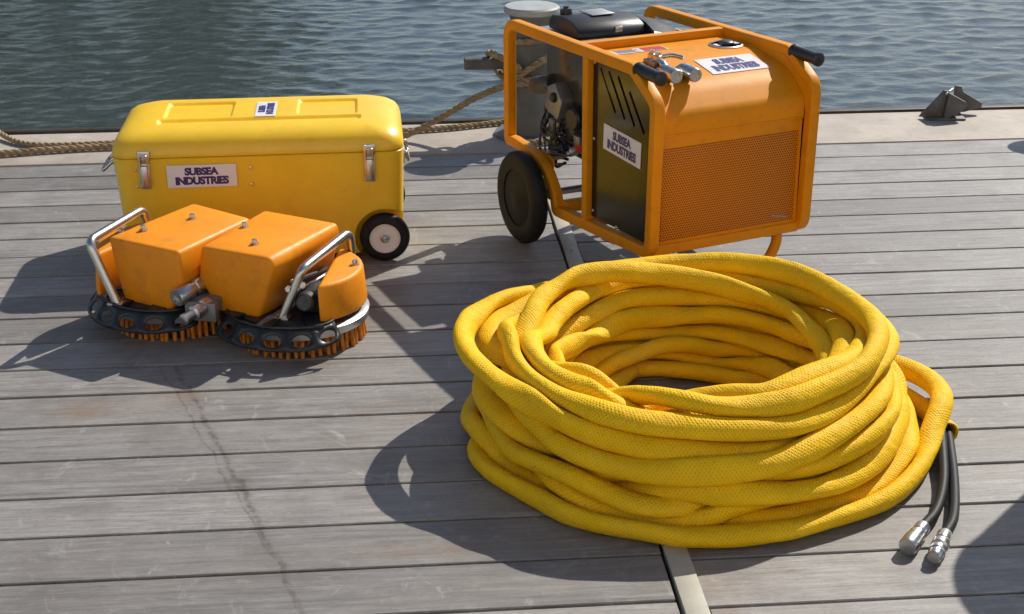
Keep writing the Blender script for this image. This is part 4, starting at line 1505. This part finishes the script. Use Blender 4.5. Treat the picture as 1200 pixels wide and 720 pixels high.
# ------------------------------------------------------------------ coiled umbilical
COIL = [
    1168, 2850, 22, 1165, 2923, 22, 1148, 2994, 22, 1122, 3062, 22, 1093, 3130, 22, 1053, 3195, 22, 1006, 3256, 22, 954, 3314, 22, 894, 3366, 22, 831, 3407, 22,
    761, 3434, 22, 689, 3447, 22, 618, 3435, 22, 549, 3413, 22, 479, 3392, 22, 413, 3365, 22, 351, 3329, 22, 296, 3277, 22, 257, 3212, 22, 231, 3138, 22,
    208, 3063, 22, 185, 2989, 22, 173, 2913, 22, 151, 2837, 22, 169, 2761, 22, 212, 2692, 22, 261, 2626, 22, 311, 2562, 22, 375, 2516, 22, 447, 2485, 22,
    517, 2456, 22, 592, 2450, 22, 668, 2457, 22, 741, 2468, 22, 811, 2494, 22, 881, 2524, 22, 947, 2564, 22, 1004, 2618, 22, 1052, 2679, 23, 1090, 2743, 30,
    1125, 2807, 51, 1161, 2867, 70, 1183, 2934, 71, 1179, 3004, 71, 1151, 3069, 70, 1110, 3126, 67, 1064, 3179, 65, 1014, 3232, 61, 962, 3285, 56, 905, 3333, 51,
    843, 3374, 48, 776, 3404, 49, 703, 3424, 52, 630, 3440, 62, 556, 3446, 57, 482, 3428, 54, 413, 3397, 56, 345, 3361, 54, 284, 3317, 47, 235, 3260, 38,
    204, 3190, 28, 180, 3116, 23, 156, 3041, 28, 143, 2965, 42, 151, 2888, 57, 182, 2818, 46, 221, 2754, 27, 268, 2694, 22, 326, 2644, 22, 388, 2603, 22,
    457, 2577, 22, 523, 2548, 22, 591, 2522, 22, 663, 2504, 22, 735, 2513, 22, 804, 2539, 22, 871, 2568, 22, 932, 2609, 24, 985, 2663, 31, 1032, 2724, 41,
    1067, 2791, 47, 1088, 2864, 52, 1093, 2941, 57, 1087, 3018, 64, 1067, 3091, 68, 1030, 3154, 77, 983, 3210, 85, 934, 3267, 89, 882, 3319, 86, 822, 3357, 85,
    755, 3380, 83, 686, 3393, 82, 616, 3399, 76, 549, 3393, 66, 483, 3372, 62, 418, 3342, 60, 356, 3304, 59, 305, 3254, 61, 262, 3196, 64, 215, 3140, 63,
    190, 3073, 61, 191, 2999, 64, 199, 2924, 59, 212, 2849, 55, 240, 2778, 61, 267, 2707, 63, 295, 2636, 54, 344, 2582, 40, 410, 2548, 28, 480, 2519, 23,
    550, 2492, 31, 620, 2497, 56, 693, 2523, 62, 764, 2548, 60, 832, 2582, 54, 889, 2627, 39, 942, 2680, 25, 994, 2738, 22, 1035, 2804, 22, 1060, 2879, 22,
    1071, 2956, 22, 1076, 3033, 22, 1063, 3107, 22, 1028, 3175, 22, 977, 3235, 22, 919, 3284, 22, 860, 3325, 22, 798, 3359, 22, 732, 3382, 22, 664, 3395, 22,
    595, 3388, 22, 528, 3367, 22, 462, 3340, 22, 399, 3306, 22, 343, 3262, 22, 300, 3205, 22, 274, 3138, 22, 257, 3065, 22, 231, 2993, 22, 223, 2918, 22,
    240, 2844, 22, 264, 2774, 22, 307, 2715, 22, 359, 2667, 35, 406, 2614, 55, 452, 2555, 70, 515, 2518, 96, 588, 2488, 99, 665, 2484, 95, 740, 2499, 84,
    812, 2527, 78, 876, 2569, 77, 933, 2622, 75, 981, 2682, 77, 1020, 2748, 82, 1053, 2815, 89, 1068, 2888, 95, 1077, 2962, 104, 1074, 3035, 112, 1065, 3109, 116,
    1043, 3179, 116, 1002, 3242, 113, 954, 3300, 113, 899, 3351, 114, 837, 3390, 113, 770, 3414, 111, 698, 3429, 109, 625, 3439, 109, 553, 3435, 102, 484, 3404, 97,
    422, 3363, 100, 367, 3312, 104, 326, 3252, 101, 288, 3188, 104, 252, 3124, 123, 242, 3053, 141, 256, 2978, 132, 269, 2907, 110, 275, 2835, 87, 288, 2765, 87,
    338, 2716, 90, 397, 2679, 72, 459, 2647, 71, 516, 2609, 85, 576, 2574, 92, 643, 2563, 82, 708, 2574, 62, 772, 2602, 59, 833, 2636, 63, 893, 2675, 63,
    950, 2723, 59, 997, 2781, 59, 1028, 2849, 59, 1041, 2922, 55, 1044, 2998, 50, 1035, 3072, 44, 1004, 3140, 42, 960, 3201, 46, 907, 3255, 52, 850, 3301, 57,
    785, 3334, 56, 717, 3355, 53, 645, 3362, 52, 573, 3353, 55, 506, 3333, 57, 442, 3302, 56, 383, 3262, 55, 331, 3209, 59, 281, 3151, 63, 240, 3088, 61,
    234, 3013, 56, 255, 2939, 46, 272, 2865, 43, 295, 2793, 43, 315, 2719, 55, 338, 2646, 67, 388, 2595, 91, 455, 2570, 110, 528, 2555, 115, 597, 2529, 113,
    670, 2529, 109, 742, 2537, 110, 813, 2555, 115, 880, 2589, 125, 939, 2639, 131, 984, 2702, 131, 1014, 2775, 128, 1035, 2850, 130, 1045, 2927, 132, 1038, 3003, 131,
    1010, 3073, 127, 970, 3136, 128, 924, 3193, 132, 871, 3243, 138, 818, 3288, 147, 759, 3323, 156, 692, 3336, 158, 623, 3330, 163, 553, 3328, 168, 481, 3328, 170,
    411, 3312, 170, 346, 3280, 159, 289, 3233, 139, 236, 3181, 118, 205, 3112, 108, 181, 3036, 107, 172, 2958, 100, 183, 2880, 95, 197, 2802, 85, 217, 2726, 81,
    256, 2654, 92, 313, 2596, 91, 376, 2551, 77, 442, 2511, 65, 514, 2506, 61, 585, 2532, 60, 653, 2546, 35, 724, 2556, 23, 790, 2587, 22, 845, 2635, 22,
    892, 2693, 22, 942, 2748, 22, 985, 2809, 22, 1009, 2882, 22, 1013, 2959, 22, 1006, 3034, 22, 980, 3104, 22, 940, 3168, 22, 893, 3226, 22, 840, 3276, 22,
    776, 3307, 22, 706, 3326, 22, 635, 3332, 22, 563, 3324, 22, 494, 3300, 22, 430, 3263, 22, 373, 3218, 22, 328, 3162, 22, 305, 3093, 22, 291, 3023, 22,
    288, 2952, 22, 305, 2882, 22, 328, 2812, 22, 351, 2743, 22, 394, 2684, 22, 442, 2634, 26, 503, 2609, 38, 564, 2613, 66, 627, 2608, 96, 697, 2592, 99,
    769, 2584, 99, 838, 2605, 96, 899, 2645, 97, 948, 2704, 101, 977, 2773, 100, 1002, 2843, 97, 1018, 2915, 95, 1021, 2989, 90, 1010, 3062, 82, 981, 3131, 82,
    939, 3193, 86, 886, 3245, 93, 829, 3284, 95, 765, 3316, 94, 700, 3340, 95, 633, 3353, 98, 565, 3343, 101, 501, 3316, 100, 441, 3282, 98, 387, 3240, 96,
    342, 3187, 98, 298, 3131, 99, 258, 3072, 99, 221, 3010, 106, 210, 2939, 118, 217, 2864, 136, 235, 2791, 156, 259, 2715, 153, 294, 2644, 140, 347, 2588, 133,
    411, 2543, 131, 479, 2507, 135, 553, 2486, 143, 629, 2489, 145, 703, 2501, 148, 772, 2533, 157, 833, 2576, 164, 891, 2626, 169, 943, 2683, 171, 982, 2748, 170,
    1007, 2820, 170, 1021, 2895, 174, 1024, 2971, 177, 1014, 3048, 175, 1005, 3124, 166, 978, 3193, 147, 927, 3251, 133, 867, 3299, 126, 804, 3337, 122, 737, 3363, 124,
    670, 3384, 126, 598, 3400, 126, 526, 3400, 136, 454, 3380, 143, 386, 3347, 146, 317, 3309, 145, 259, 3259, 152, 220, 3191, 159, 205, 3112, 155, 196, 3032, 152,
    180, 2953, 146, 177, 2871, 141, 200, 2794, 130, 248, 2736, 112, 304, 2687, 104, 370, 2653, 100, 433, 2618, 91, 490, 2580, 69, 554, 2569, 53, 619, 2592, 55,
    686, 2615, 59, 750, 2639, 61, 809, 2672, 64, 867, 2712, 63, 923, 2760, 59, 966, 2823, 59, 988, 2898, 59, 989, 2975, 57, 974, 3051, 56, 943, 3121, 59,
    901, 3184, 60, 850, 3238, 59, 787, 3276, 59, 720, 3300, 61, 650, 3312, 62, 580, 3306, 61, 512, 3285, 60, 450, 3254, 61, 396, 3211, 60, 350, 3160, 61,
    312, 3102, 65, 277, 3040, 72, 250, 2974, 87, 234, 2902, 86, 236, 2832, 100, 265, 2776, 124, 301, 2719, 141, 337, 2658, 144, 391, 2617, 139, 455, 2593, 148,
    520, 2573, 164, 587, 2568, 179, 655, 2574, 186, 721, 2591, 196, 779, 2627, 206, 829, 2678, 208, 869, 2736, 208, 902, 2799, 208, 931, 2865, 209, 954, 2934, 210,
    963, 3004, 203, 964, 3076, 191, 958, 3146, 179, 928, 3213, 175, 883, 3272, 173, 834, 3327, 168, 778, 3376, 160, 711, 3406, 157, 639, 3417, 163, 567, 3402, 175,
    498, 3379, 184, 427, 3359, 191, 361, 3329, 196, 303, 3284, 202, 254, 3230, 215, 208, 3174, 224, 171, 3111, 229, 145, 3043, 230, 133, 2971, 230, 140, 2899, 225,
    163, 2830, 220, 201, 2769, 210, 245, 2711, 200, 294, 2657, 187, 349, 2609, 176, 412, 2571, 170, 479, 2540, 168, 551, 2527, 163, 625, 2532, 158, 696, 2545, 154,
    762, 2576, 146, 824, 2613, 140, 881, 2659, 138, 927, 2719, 140, 960, 2788, 140, 985, 2858, 137, 1000, 2931, 137, 994, 3003, 142, 964, 3068, 146, 926, 3127, 154,
    890, 3186, 170, 840, 3233, 177, 782, 3269, 177, 719, 3291, 174, 653, 3292, 179, 587, 3286, 183, 521, 3275, 179, 463, 3243, 168, 408, 3207, 153, 356, 3165, 141,
    322, 3106, 127, 302, 3042, 111, 292, 2974, 93, 295, 2908, 71, 316, 2841, 67, 353, 2782, 60, 400, 2731, 46, 449, 2684, 31, 508, 2649, 23, 573, 2620, 22,
    639, 2592, 22, 706, 2598, 22, 770, 2627, 22, 822, 2673, 22, 867, 2728, 22, 913, 2782, 22, 951, 2843, 22, 966, 2912, 22, 962, 2985, 22, 946, 3056, 22,
    916, 3122, 22, 874, 3180, 22, 822, 3227, 22, 761, 3261, 22, 695, 3284, 22, 624, 3289, 22, 554, 3276, 22, 488, 3247, 22, 429, 3205, 22, 377, 3157, 23,
    345, 3096, 36, 322, 3034, 56, 325, 2967, 67, 338, 2902, 84, 347, 2836, 105, 373, 2777, 128, 408, 2720, 145, 459, 2686, 166, 520, 2674, 190, 580, 2654, 213,
    642, 2632, 231, 704, 2616, 239, 766, 2640, 250, 825, 2675, 255, 880, 2718, 251, 925, 2774, 240, 962, 2835, 230, 991, 2901, 220, 1004, 2973, 221, 998, 3046, 224,
    975, 3115, 228, 933, 3175, 220, 886, 3229, 213, 835, 3279, 206, 775, 3312, 204, 707, 3329, 205, 639, 3339, 208, 570, 3334, 214, 506, 3312, 210, 448, 3278, 203,
    406, 3223, 204, 365, 3168, 200, 333, 3110, 193, 315, 3043, 199, 283, 2984, 215, 272, 2920, 237, 274, 2850, 240, 296, 2783, 230, 339, 2726, 225, 388, 2677, 216,
    445, 2650, 192, 506, 2638, 170, 571, 2628, 156, 636, 2618, 144, 697, 2638, 132, 758, 2665, 128, 820, 2690, 131, 870, 2734, 133, 908, 2790, 138, 935, 2853, 140,
    940, 2921, 131, 936, 2989, 117, 923, 3056, 109, 887, 3113, 107, 842, 3161, 105, 792, 3206, 105, 743, 3252, 99, 682, 3275, 92, 615, 3279, 92, 550, 3274, 97,
    485, 3256, 102, 427, 3219, 105, 382, 3168, 101, 353, 3104, 95, 342, 3034, 100, 329, 2966, 112, 313, 2900, 125, 322, 2833, 142, 333, 2764, 144, 365, 2703, 136,
    419, 2658, 132, 480, 2625, 130, 546, 2597, 135, 614, 2575, 136, 683, 2585, 140, 749, 2614, 127, 811, 2644, 108, 869, 2687, 102, 914, 2743, 102, 942, 2809, 100,
    964, 2876, 99, 976, 2945, 100, 976, 3016, 100, 958, 3085, 101, 919, 3145, 105, 871, 3197, 106, 820, 3243, 112, 765, 3282, 124, 700, 3305, 124, 632, 3313, 121,
    563, 3306, 128, 496, 3293, 141, 430, 3272, 155, 373, 3231, 172, 320, 3181, 185, 271, 3127, 191, 235, 3063, 206, 225, 2992, 229, 228, 2918, 244, 232, 2843, 230,
    256, 2774, 216, 296, 2711, 213, 343, 2652, 215, 394, 2597, 218, 457, 2561, 215, 528, 2544, 212, 600, 2533, 208, 672, 2535, 203, 743, 2554, 198, 805, 2593, 197,
    860, 2642, 199, 911, 2696, 203, 957, 2756, 209, 1002, 2818, 217, 1035, 2887, 219, 1048, 2963, 217, 1042, 3041, 213, 1021, 3117, 212, 983, 3184, 210, 937, 3246, 214,
    882, 3299, 216, 820, 3340, 212, 751, 3363, 197, 680, 3374, 181, 610, 3371, 161, 541, 3361, 140, 474, 3343, 126, 413, 3304, 125, 363, 3251, 132, 320, 3192, 139,
    289, 3126, 146, 283, 3054, 154, 288, 2980, 160, 280, 2907, 155, 281, 2838, 133, 318, 2785, 107, 371, 2742, 96, 430, 2708, 83, 490, 2680, 69, 552, 2660, 67,
    617, 2652, 74, 681, 2654, 82, 742, 2677, 85, 802, 2706, 92, 836, 2754, 92, 856, 2813, 74, 883, 2872, 66, 894, 2939, 66, 893, 3007, 64, 871, 3071, 62,
    836, 3129, 63, 801, 3179, 43, 754, 3216, 24, 697, 3241, 30, 639, 3256, 46, 577, 3254, 55, 516, 3239, 63, 460, 3210, 66, 412, 3165, 64, 386, 3105, 65,
    370, 3039, 65, 368, 2972, 67, 379, 2907, 78, 390, 2844, 99, 412, 2782, 111, 448, 2728, 117, 483, 2675, 115, 538, 2645, 111, 600, 2649, 120, 657, 2665, 144,
    717, 2676, 166, 780, 2686, 175, 831, 2724, 173, 867, 2780, 170, 895, 2844, 170, 917, 2910, 175, 917, 2979, 184, 902, 3048, 196, 886, 3117, 201, 850, 3178, 204,
    798, 3224, 210, 741, 3265, 217, 679, 3291, 224, 612, 3299, 233, 544, 3292, 244, 476, 3286, 249, 410, 3268, 244, 355, 3225, 236, 317, 3166, 231, 292, 3099, 217,
    265, 3034, 196, 242, 2967, 175, 239, 2896, 166, 262, 2829, 176, 298, 2765, 178, 340, 2704, 179, 383, 2646, 179, 441, 2607, 191, 510, 2602, 197, 582, 2609, 197,
    652, 2618, 188, 720, 2630, 174, 787, 2642, 163, 848, 2674, 167, 894, 2726, 172, 934, 2786, 178, 962, 2851, 178, 969, 2919, 170, 956, 2986, 160, 925, 3048, 156,
    887, 3106, 153, 858, 3166, 148, 810, 3213, 147, 752, 3243, 147, 692, 3263, 140, 628, 3271, 138, 565, 3262, 140, 507, 3235, 138, 456, 3196, 131, 410, 3150, 131,
    369, 3099, 139, 335, 3043, 146, 331, 2978, 158, 329, 2911, 168, 351, 2847, 173, 361, 2778, 175, 388, 2721, 188, 445, 2692, 209, 489, 2643, 231, 539, 2595, 242,
    604, 2572, 237, 674, 2568, 237, 744, 2577, 240, 806, 2610, 243, 867, 2651, 246, 922, 2699, 250, 965, 2761, 257, 994, 2831, 263, 1002, 2904, 266, 992, 2978, 267,
    974, 3049, 266, 948, 3117, 266, 916, 3183, 264, 875, 3243, 259, 825, 3295, 252, 767, 3336, 245, 701, 3364, 235, 632, 3380, 228, 561, 3377, 223, 494, 3354, 223,
    429, 3323, 220, 370, 3285, 213, 317, 3236, 202, 266, 3184, 198, 219, 3127, 200, 191, 3059, 200, 193, 2986, 198, 228, 2923, 202, 279, 2874, 200, 321, 2816, 208,
    374, 2774, 214, 429, 2746, 184, 486, 2720, 155, 539, 2687, 133, 602, 2693, 118, 668, 2695, 113, 731, 2702, 123, 790, 2731, 131, 838, 2777, 130, 886, 2819, 110,
    918, 2877, 96, 937, 2940, 79, 941, 3005, 66, 921, 3069, 62, 888, 3129, 62, 849, 3182, 64, 800, 3223, 63, 738, 3231, 65, 675, 3231, 79, 613, 3224, 82,
    552, 3205, 71, 493, 3182, 59, 441, 3158, 32, 400, 3112, 22, 367, 3054, 22, 335, 2998, 22, 333, 2934, 27, 347, 2873, 45, 378, 2818, 63, 422, 2768, 66,
    476, 2734, 64, 537, 2714, 56, 598, 2696, 47, 657, 2678, 42, 716, 2692, 44, 770, 2725, 55, 831, 2745, 54, 883, 2783, 59, 920, 2838, 57, 928, 2902, 42,
    921, 2967, 27, 908, 3032, 22, 884, 3093, 22, 842, 3135, 22, 782, 3147, 22, 727, 3181, 22, 669, 3206, 22, 608, 3224, 22, 546, 3223, 22, 509, 3180, 22,
    473, 3128, 22, 430, 3079, 22, 397, 3021, 22, 373, 2963, 22, 382, 2898, 22, 377, 2833, 22, 394, 2779, 22, 445, 2741, 22, 497, 2702, 22, 556, 2676, 22,
    614, 2649, 22, 675, 2638, 22, 736, 2659, 22, 784, 2700, 22, 811, 2760, 22, 863, 2799, 22, 894, 2852, 22, 886, 2920, 22, 874, 2989, 22, 855, 3057, 22,
    855, 3057, 22,
]


def build_coil():
    P = np.array(COIL, dtype=float).reshape(-1, 3) / 1000.0
    root = thing('hose_coil', 'thick yellow woven hose coiled in a tall pile on the deck', 'hose', (0.595, 2.935, 0))
    base = np.array([0.595, 2.935, 0.0])
    # Catmull-Rom, dense and even
    Q = np.vstack([2 * P[0] - P[1], P, 2 * P[-1] - P[-2]])
    per = 9
    t = (np.arange(per) / per)[:, None]
    segs = []
    for i in range(1, len(Q) - 2):
        a, b_, c, d = Q[i - 1], Q[i], Q[i + 1], Q[i + 2]
        segs.append(0.5 * (2 * b_ + (c - a) * t + (2 * a - 5 * b_ + 4 * c - d) * t ** 2 + (3 * b_ - a - 3 * c + d) * t ** 3))
    C = np.vstack(segs + [Q[-2][None]]) - base
    n = len(C)
    T = np.gradient(C, axis=0)
    T /= np.linalg.norm(T, axis=1)[:, None]
    s = np.r_[0, np.cumsum(np.linalg.norm(np.diff(C, axis=0), axis=1))]
    # frame: horizontal normal keeps the flattening steady, then rolls slowly
    Zv = np.array([0, 0, 1.0])
    Nn = np.cross(T, Zv)
    Nn /= np.linalg.norm(Nn, axis=1)[:, None]
    Bn = np.cross(Nn, T)
    rng = np.random.default_rng(8)

    def slow(step, amp):
        k = int(s[-1] / step) + 3
        v = rng.normal(size=k) * amp
        x = s / step
        i = x.astype(int)
        f = x - i
        f = f * f * (3 - 2 * f)
        return v[i] * (1 - f) + v[i + 1] * f
    roll = slow(0.22, 0.9)
    rad = 0.0224 * (1 + slow(0.12, 0.018) + slow(0.03, 0.010))
    fl = 0.15 + slow(0.20, 0.05)
    # the loose end of the sleeve flares a little
    NS = 18
    a = np.arange(NS) * 2 * math.pi / NS
    ca, sa = np.cos(a)[None], np.sin(a)[None]
    fx, fy = (1 + fl)[:, None] * ca, (1 - fl)[:, None] * sa
    # slight creasing on the surface
    cr, sr = np.cos(roll)[:, None], np.sin(roll)[:, None]
    gx, gy = fx * cr - fy * sr, fx * sr + fy * cr
    bend = 1 + 0.025 * np.sin(a[None] * 3 + (s * 17)[:, None]) * np.sin((s * 9.0)[:, None])
    V = C[:, None, :] + (Nn[:, None, :] * gx[..., None] + Bn[:, None, :] * gy[..., None]) * (rad[:, None] * bend)[..., None]
    V[..., 2] = np.maximum(V[..., 2], 0.0012)
    V = V.reshape(-1, 3)
    i = np.arange(n - 1)[:, None]
    k = np.arange(NS)[None]
    l = (k + 1) % NS
    F = np.stack([i * NS + k, i * NS + l, (i + 1) * NS + l, (i + 1) * NS + k], -1).reshape(-1, 4)
    me = bpy.data.meshes.new('sleeve')
    me.vertices.add(len(V))
    me.vertices.foreach_set('co', V.astype(np.float32).ravel())
    me.loops.add(F.size)
    me.loops.foreach_set('vertex_index', F.astype(np.int32).ravel())
    me.polygons.add(len(F))
    me.polygons.foreach_set('loop_start', np.arange(0, F.size, 4, dtype=np.int32))
    me.polygons.foreach_set('use_smooth', np.ones(len(F), dtype=bool))
    me.update(calc_edges=True)
    uv = me.uv_layers.new(name='UVMap')
    S0, S1 = s[:-1][:, None] + 0 * k, s[1:][:, None] + 0 * k
    U = np.stack([np.stack([S0, k / NS + 0 * S0], -1), np.stack([S0, (k + 1) / NS + 0 * S0], -1), np.stack([S1, (k + 1) / NS + 0 * S0], -1), np.stack([S1, k / NS + 0 * S0], -1)], 2)
    uv.data.foreach_set('uv', U.astype(np.float32).ravel())
    new_obj('sleeve', me, 'sleeve', root)
    # frayed cuff at the open end
    e, te = Vector(C[0]), Vector(-T[0])
    b = MB()
    b.lathe([(0.023, -0.012), (0.026, 0.0), (0.027, 0.012), (0.025, 0.016), (0.021, 0.012), (0.019, -0.01)], e, te, 20)
    b.build('cuff', 'sleeve', root)
    # two hydraulic hoses and their couplings
    E0 = Vector((1.165, 2.850, 0.031)) - Vector(base)
    for off, pts, tip_d, kind in (
        (0, [(1.158, 2.93, 0.026), (1.158, 2.855, 0.032), (1.128, 2.752, 0.030), (1.086, 2.625, 0.020), (1.035, 2.520, 0.0175), (0.985, 2.455, 0.0186)], None, 0),
        (1, [(1.172, 2.93, 0.024), (1.173, 2.855, 0.024), (1.146, 2.745, 0.016), (1.104, 2.610, 0.014), (1.058, 2.490, 0.0165), (1.018, 2.425, 0.0175)], None, 1)):
        pp = [Vector(p) - Vector(base) for p in pts]
        b = MB()
        sp = spline(pp, 8)
        b.sweep(sp, 0.0105, 16)
        h = b.build('hydraulic_hose', 'hosepipe', root)
        d = (pp[-1] - pp[-2]).normalized()
        d.z = 0
        d.normalize()
        o = pp[-1] - d * 0.004
        if kind == 0:
            prof = [(0.0155, 0), (0.0165, 0.003), (0.0165, 0.030), (0.015, 0.032), (0.015, 0.036), (0.0185, 0.038), (0.0185, 0.056), (0.0165, 0.058), (0.0205, 0.061), (0.0205, 0.094), (0.0185, 0.098), (0.0, 0.098)]
        else:
            prof = [(0.0155, 0), (0.0165, 0.003), (0.0165, 0.030), (0.014, 0.032), (0.014, 0.038), (0.019, 0.040), (0.019, 0.055), (0.0145, 0.058), (0.0145, 0.064), (0.018, 0.066), (0.018, 0.078), (0.0155, 0.080), (0.0155, 0.100), (0.013, 0.104), (0.0, 0.104)]
        b = MB()
        o.z = 0.0186 if kind == 0 else 0.0175
        b.lathe([(r_ * 0.88, l_ * 0.92) for r_, l_ in prof], o, d, 24)
        b.build('coupling', 'steel', h)


build_coil()


# ------------------------------------------------------------------ unseen pieces outside the frame: added bounce and shadow casters, reflected trees
quay = MB().box((-40, -16, -1.3), (40, SEAM_R[-1] - 0.03, -0.004)).build('bounce_pavement', 'concrete', smooth=False)  # unseen ground, added and kept pale for bounce light
tag(quay, 'pale concrete quay added unseen behind the dock for bounce light', None, kind='structure')
hb = thing('bounce_building', 'white rendered building added unseen behind the camera to bounce light', 'building', (0, -4.0, -0.004))  # added to bounce sunlight onto the shaded front faces
MB().box((-16, -6, 0.5), (16, 0, 6.0)).build('wall', 'render', hb, bevel=0.02)
MB().box((-16.03, -6.03, 0.0), (16.03, 0.03, 0.5)).build('plinth', 'concrete', hb, bevel=0.01)
MB().box((-16.3, -6.3, 6.0), (16.3, 0.3, 6.25)).build('roof', 'bollard', hb, bevel=0.02)
for x in (-12, -8, 8, 12):
    for z in (1.4, 3.8):
        wn = MB().box((x - 0.7, 0.005, z), (x + 0.7, 0.05, z + 1.6)).build('window', 'render', hb, bevel=0.01)
        MB().box((x - 0.6, 0.05, z + 0.1), (x + 0.6, 0.058, z + 1.5)).build('pane', 'tank', wn)
dr_ = MB().box((3.0, 0.035, 0.0), (4.1, 0.075, 2.2)).build('door', 'bollard', hb, bevel=0.01)

# second bollard, added right of the frame to cast a shadow into view
o2 = bpy.data.objects.new('mooring_bollard', None)
COL.objects.link(o2)
o2.location = (2.295 + 0.46 * 0.80, 5.045 + 0.46 * 0.80, 0.003)
tag(o2, 'grey bollard added unseen past the right edge to cast a round shadow', 'bollard')
for ch in list(bol.children):
    if ch.name.split('.')[0] in ('horn',):
        continue
    c = ch.copy()
    COL.objects.link(c)
    c.parent = o2
# drum added right of the frame to throw a shadow across the lower right corner
dm = thing('shadow_drum', 'blue steel drum added unseen past the right edge to cast a shadow', 'drum', (1.965, 2.915, 0.0))
MB().lathe([(0.0, 0.0), (0.275, 0.0), (0.285, 0.006), (0.285, 0.28), (0.292, 0.29), (0.285, 0.30), (0.285, 0.56), (0.292, 0.57), (0.285, 0.58), (0.285, 0.86), (0.288, 0.875), (0.280, 0.88), (0.275, 0.868), (0.0, 0.868)], n=56).build('drum_body', 'drum', dm)
MB().lathe([(0.03, 0.868), (0.03, 0.878), (0.024, 0.884), (0.0, 0.884)], (0.16, 0.05, 0), n=16).build('bung', 'steel', dm)

# trees on the far bank at the left, mirrored in the water
bank = MB().box((-140, 34, -2), (-2.5, 140, 0.6)).build('far_bank', 'bank', bevel=0.3)
tag(bank, 'low green far bank across the water', None, kind='structure')


def tree(x, y, h, rad, seed, label):
    r = random.Random(seed)
    g = np.random.default_rng(seed)
    t = thing('bank_tree', label, 'tree', (x, y, 0.55), 0, 'trees on the far bank')
    b = MB()
    b.sweep(spline([(0, 0, -0.2), (r.uniform(-.2, .2), 0, h * 0.25), (r.uniform(-.4, .4), r.uniform(-.3, .3), h * 0.6), (0, 0, h * 0.85)], 5), lambda i: 0.34 * (1 - i / 19), 10)
    for k in range(6):
        a = r.uniform(0, 6.28)
        z = h * r.uniform(0.3, 0.6)
        b.sweep(spline([(0, 0, z), (math.cos(a) * rad * .4, math.sin(a) * rad * .4, z + h * .12), (math.cos(a) * rad * .8, math.sin(a) * rad * .8, z + h * .2)], 4), lambda i: 0.13 * (1 - i / 11), 7)
    b.build('trunk', 'under', t)
    nc, nl = 60, 60
    vs, fs = [], []
    for c in range(nc):
        d = g.normal(size=3)
        d /= np.linalg.norm(d)
        q = d * g.uniform(0.35, 1.0) ** 0.6
        cc = np.array([q[0] * rad, q[1] * rad, h * 0.54 + q[2] * h * 0.46])
        cr = g.uniform(0.6, 1.3) * rad * 0.36
        for l in range(nl):
            e = g.normal(size=3)
            e /= np.linalg.norm(e)
            p = cc + e * cr * g.uniform(0.5, 1.0)
            n = e + g.normal(size=3) * 0.6
            n /= np.linalg.norm(n)
            u = np.cross(n, [0.3, 0.5, 0.8])
            u /= np.linalg.norm(u) + 1e-9
            w_ = np.cross(n, u)
            s = g.uniform(0.16, 0.34)
            k = len(vs)
            vs += [tuple(p - u * s), tuple(p + w_ * s * .6), tuple(p + u * s), tuple(p - w_ * s * .6)]
            fs.append((k, k + 1, k + 2, k + 3))
    me = bpy.data.meshes.new('crown')
    me.from_pydata(vs, [], fs)
    new_obj('crown', me, 'leaf', t)


SPOTS = ((-4.6, 40, 17, 3.4, 'small green tree nearest the open water on the far bank'), (-8.2, 39, 20, 3.8, 'second green tree from the open water on the far bank'),
         (-12.2, 40, 21, 4.2, 'tallest green tree in the front row on the far bank'), (-16.4, 38.5, 19, 4.0, 'round green tree left of the tallest one on the far bank'),
         (-20.8, 40, 20, 4.4, 'broad green tree at the left end of the front row'), (-6.4, 46, 21, 4.4, 'tall tree standing behind the first two bank trees'),
         (-14.2, 46, 23, 4.8, 'very tall tree in the back row on the far bank'), (-24.5, 45, 21, 5.0, 'leftmost broad tree in the back row on the far bank'))
for k, (x, y, h, rd, lb) in enumerate(SPOTS):
    tree(x, y, h, rd, 40 + k, lb)
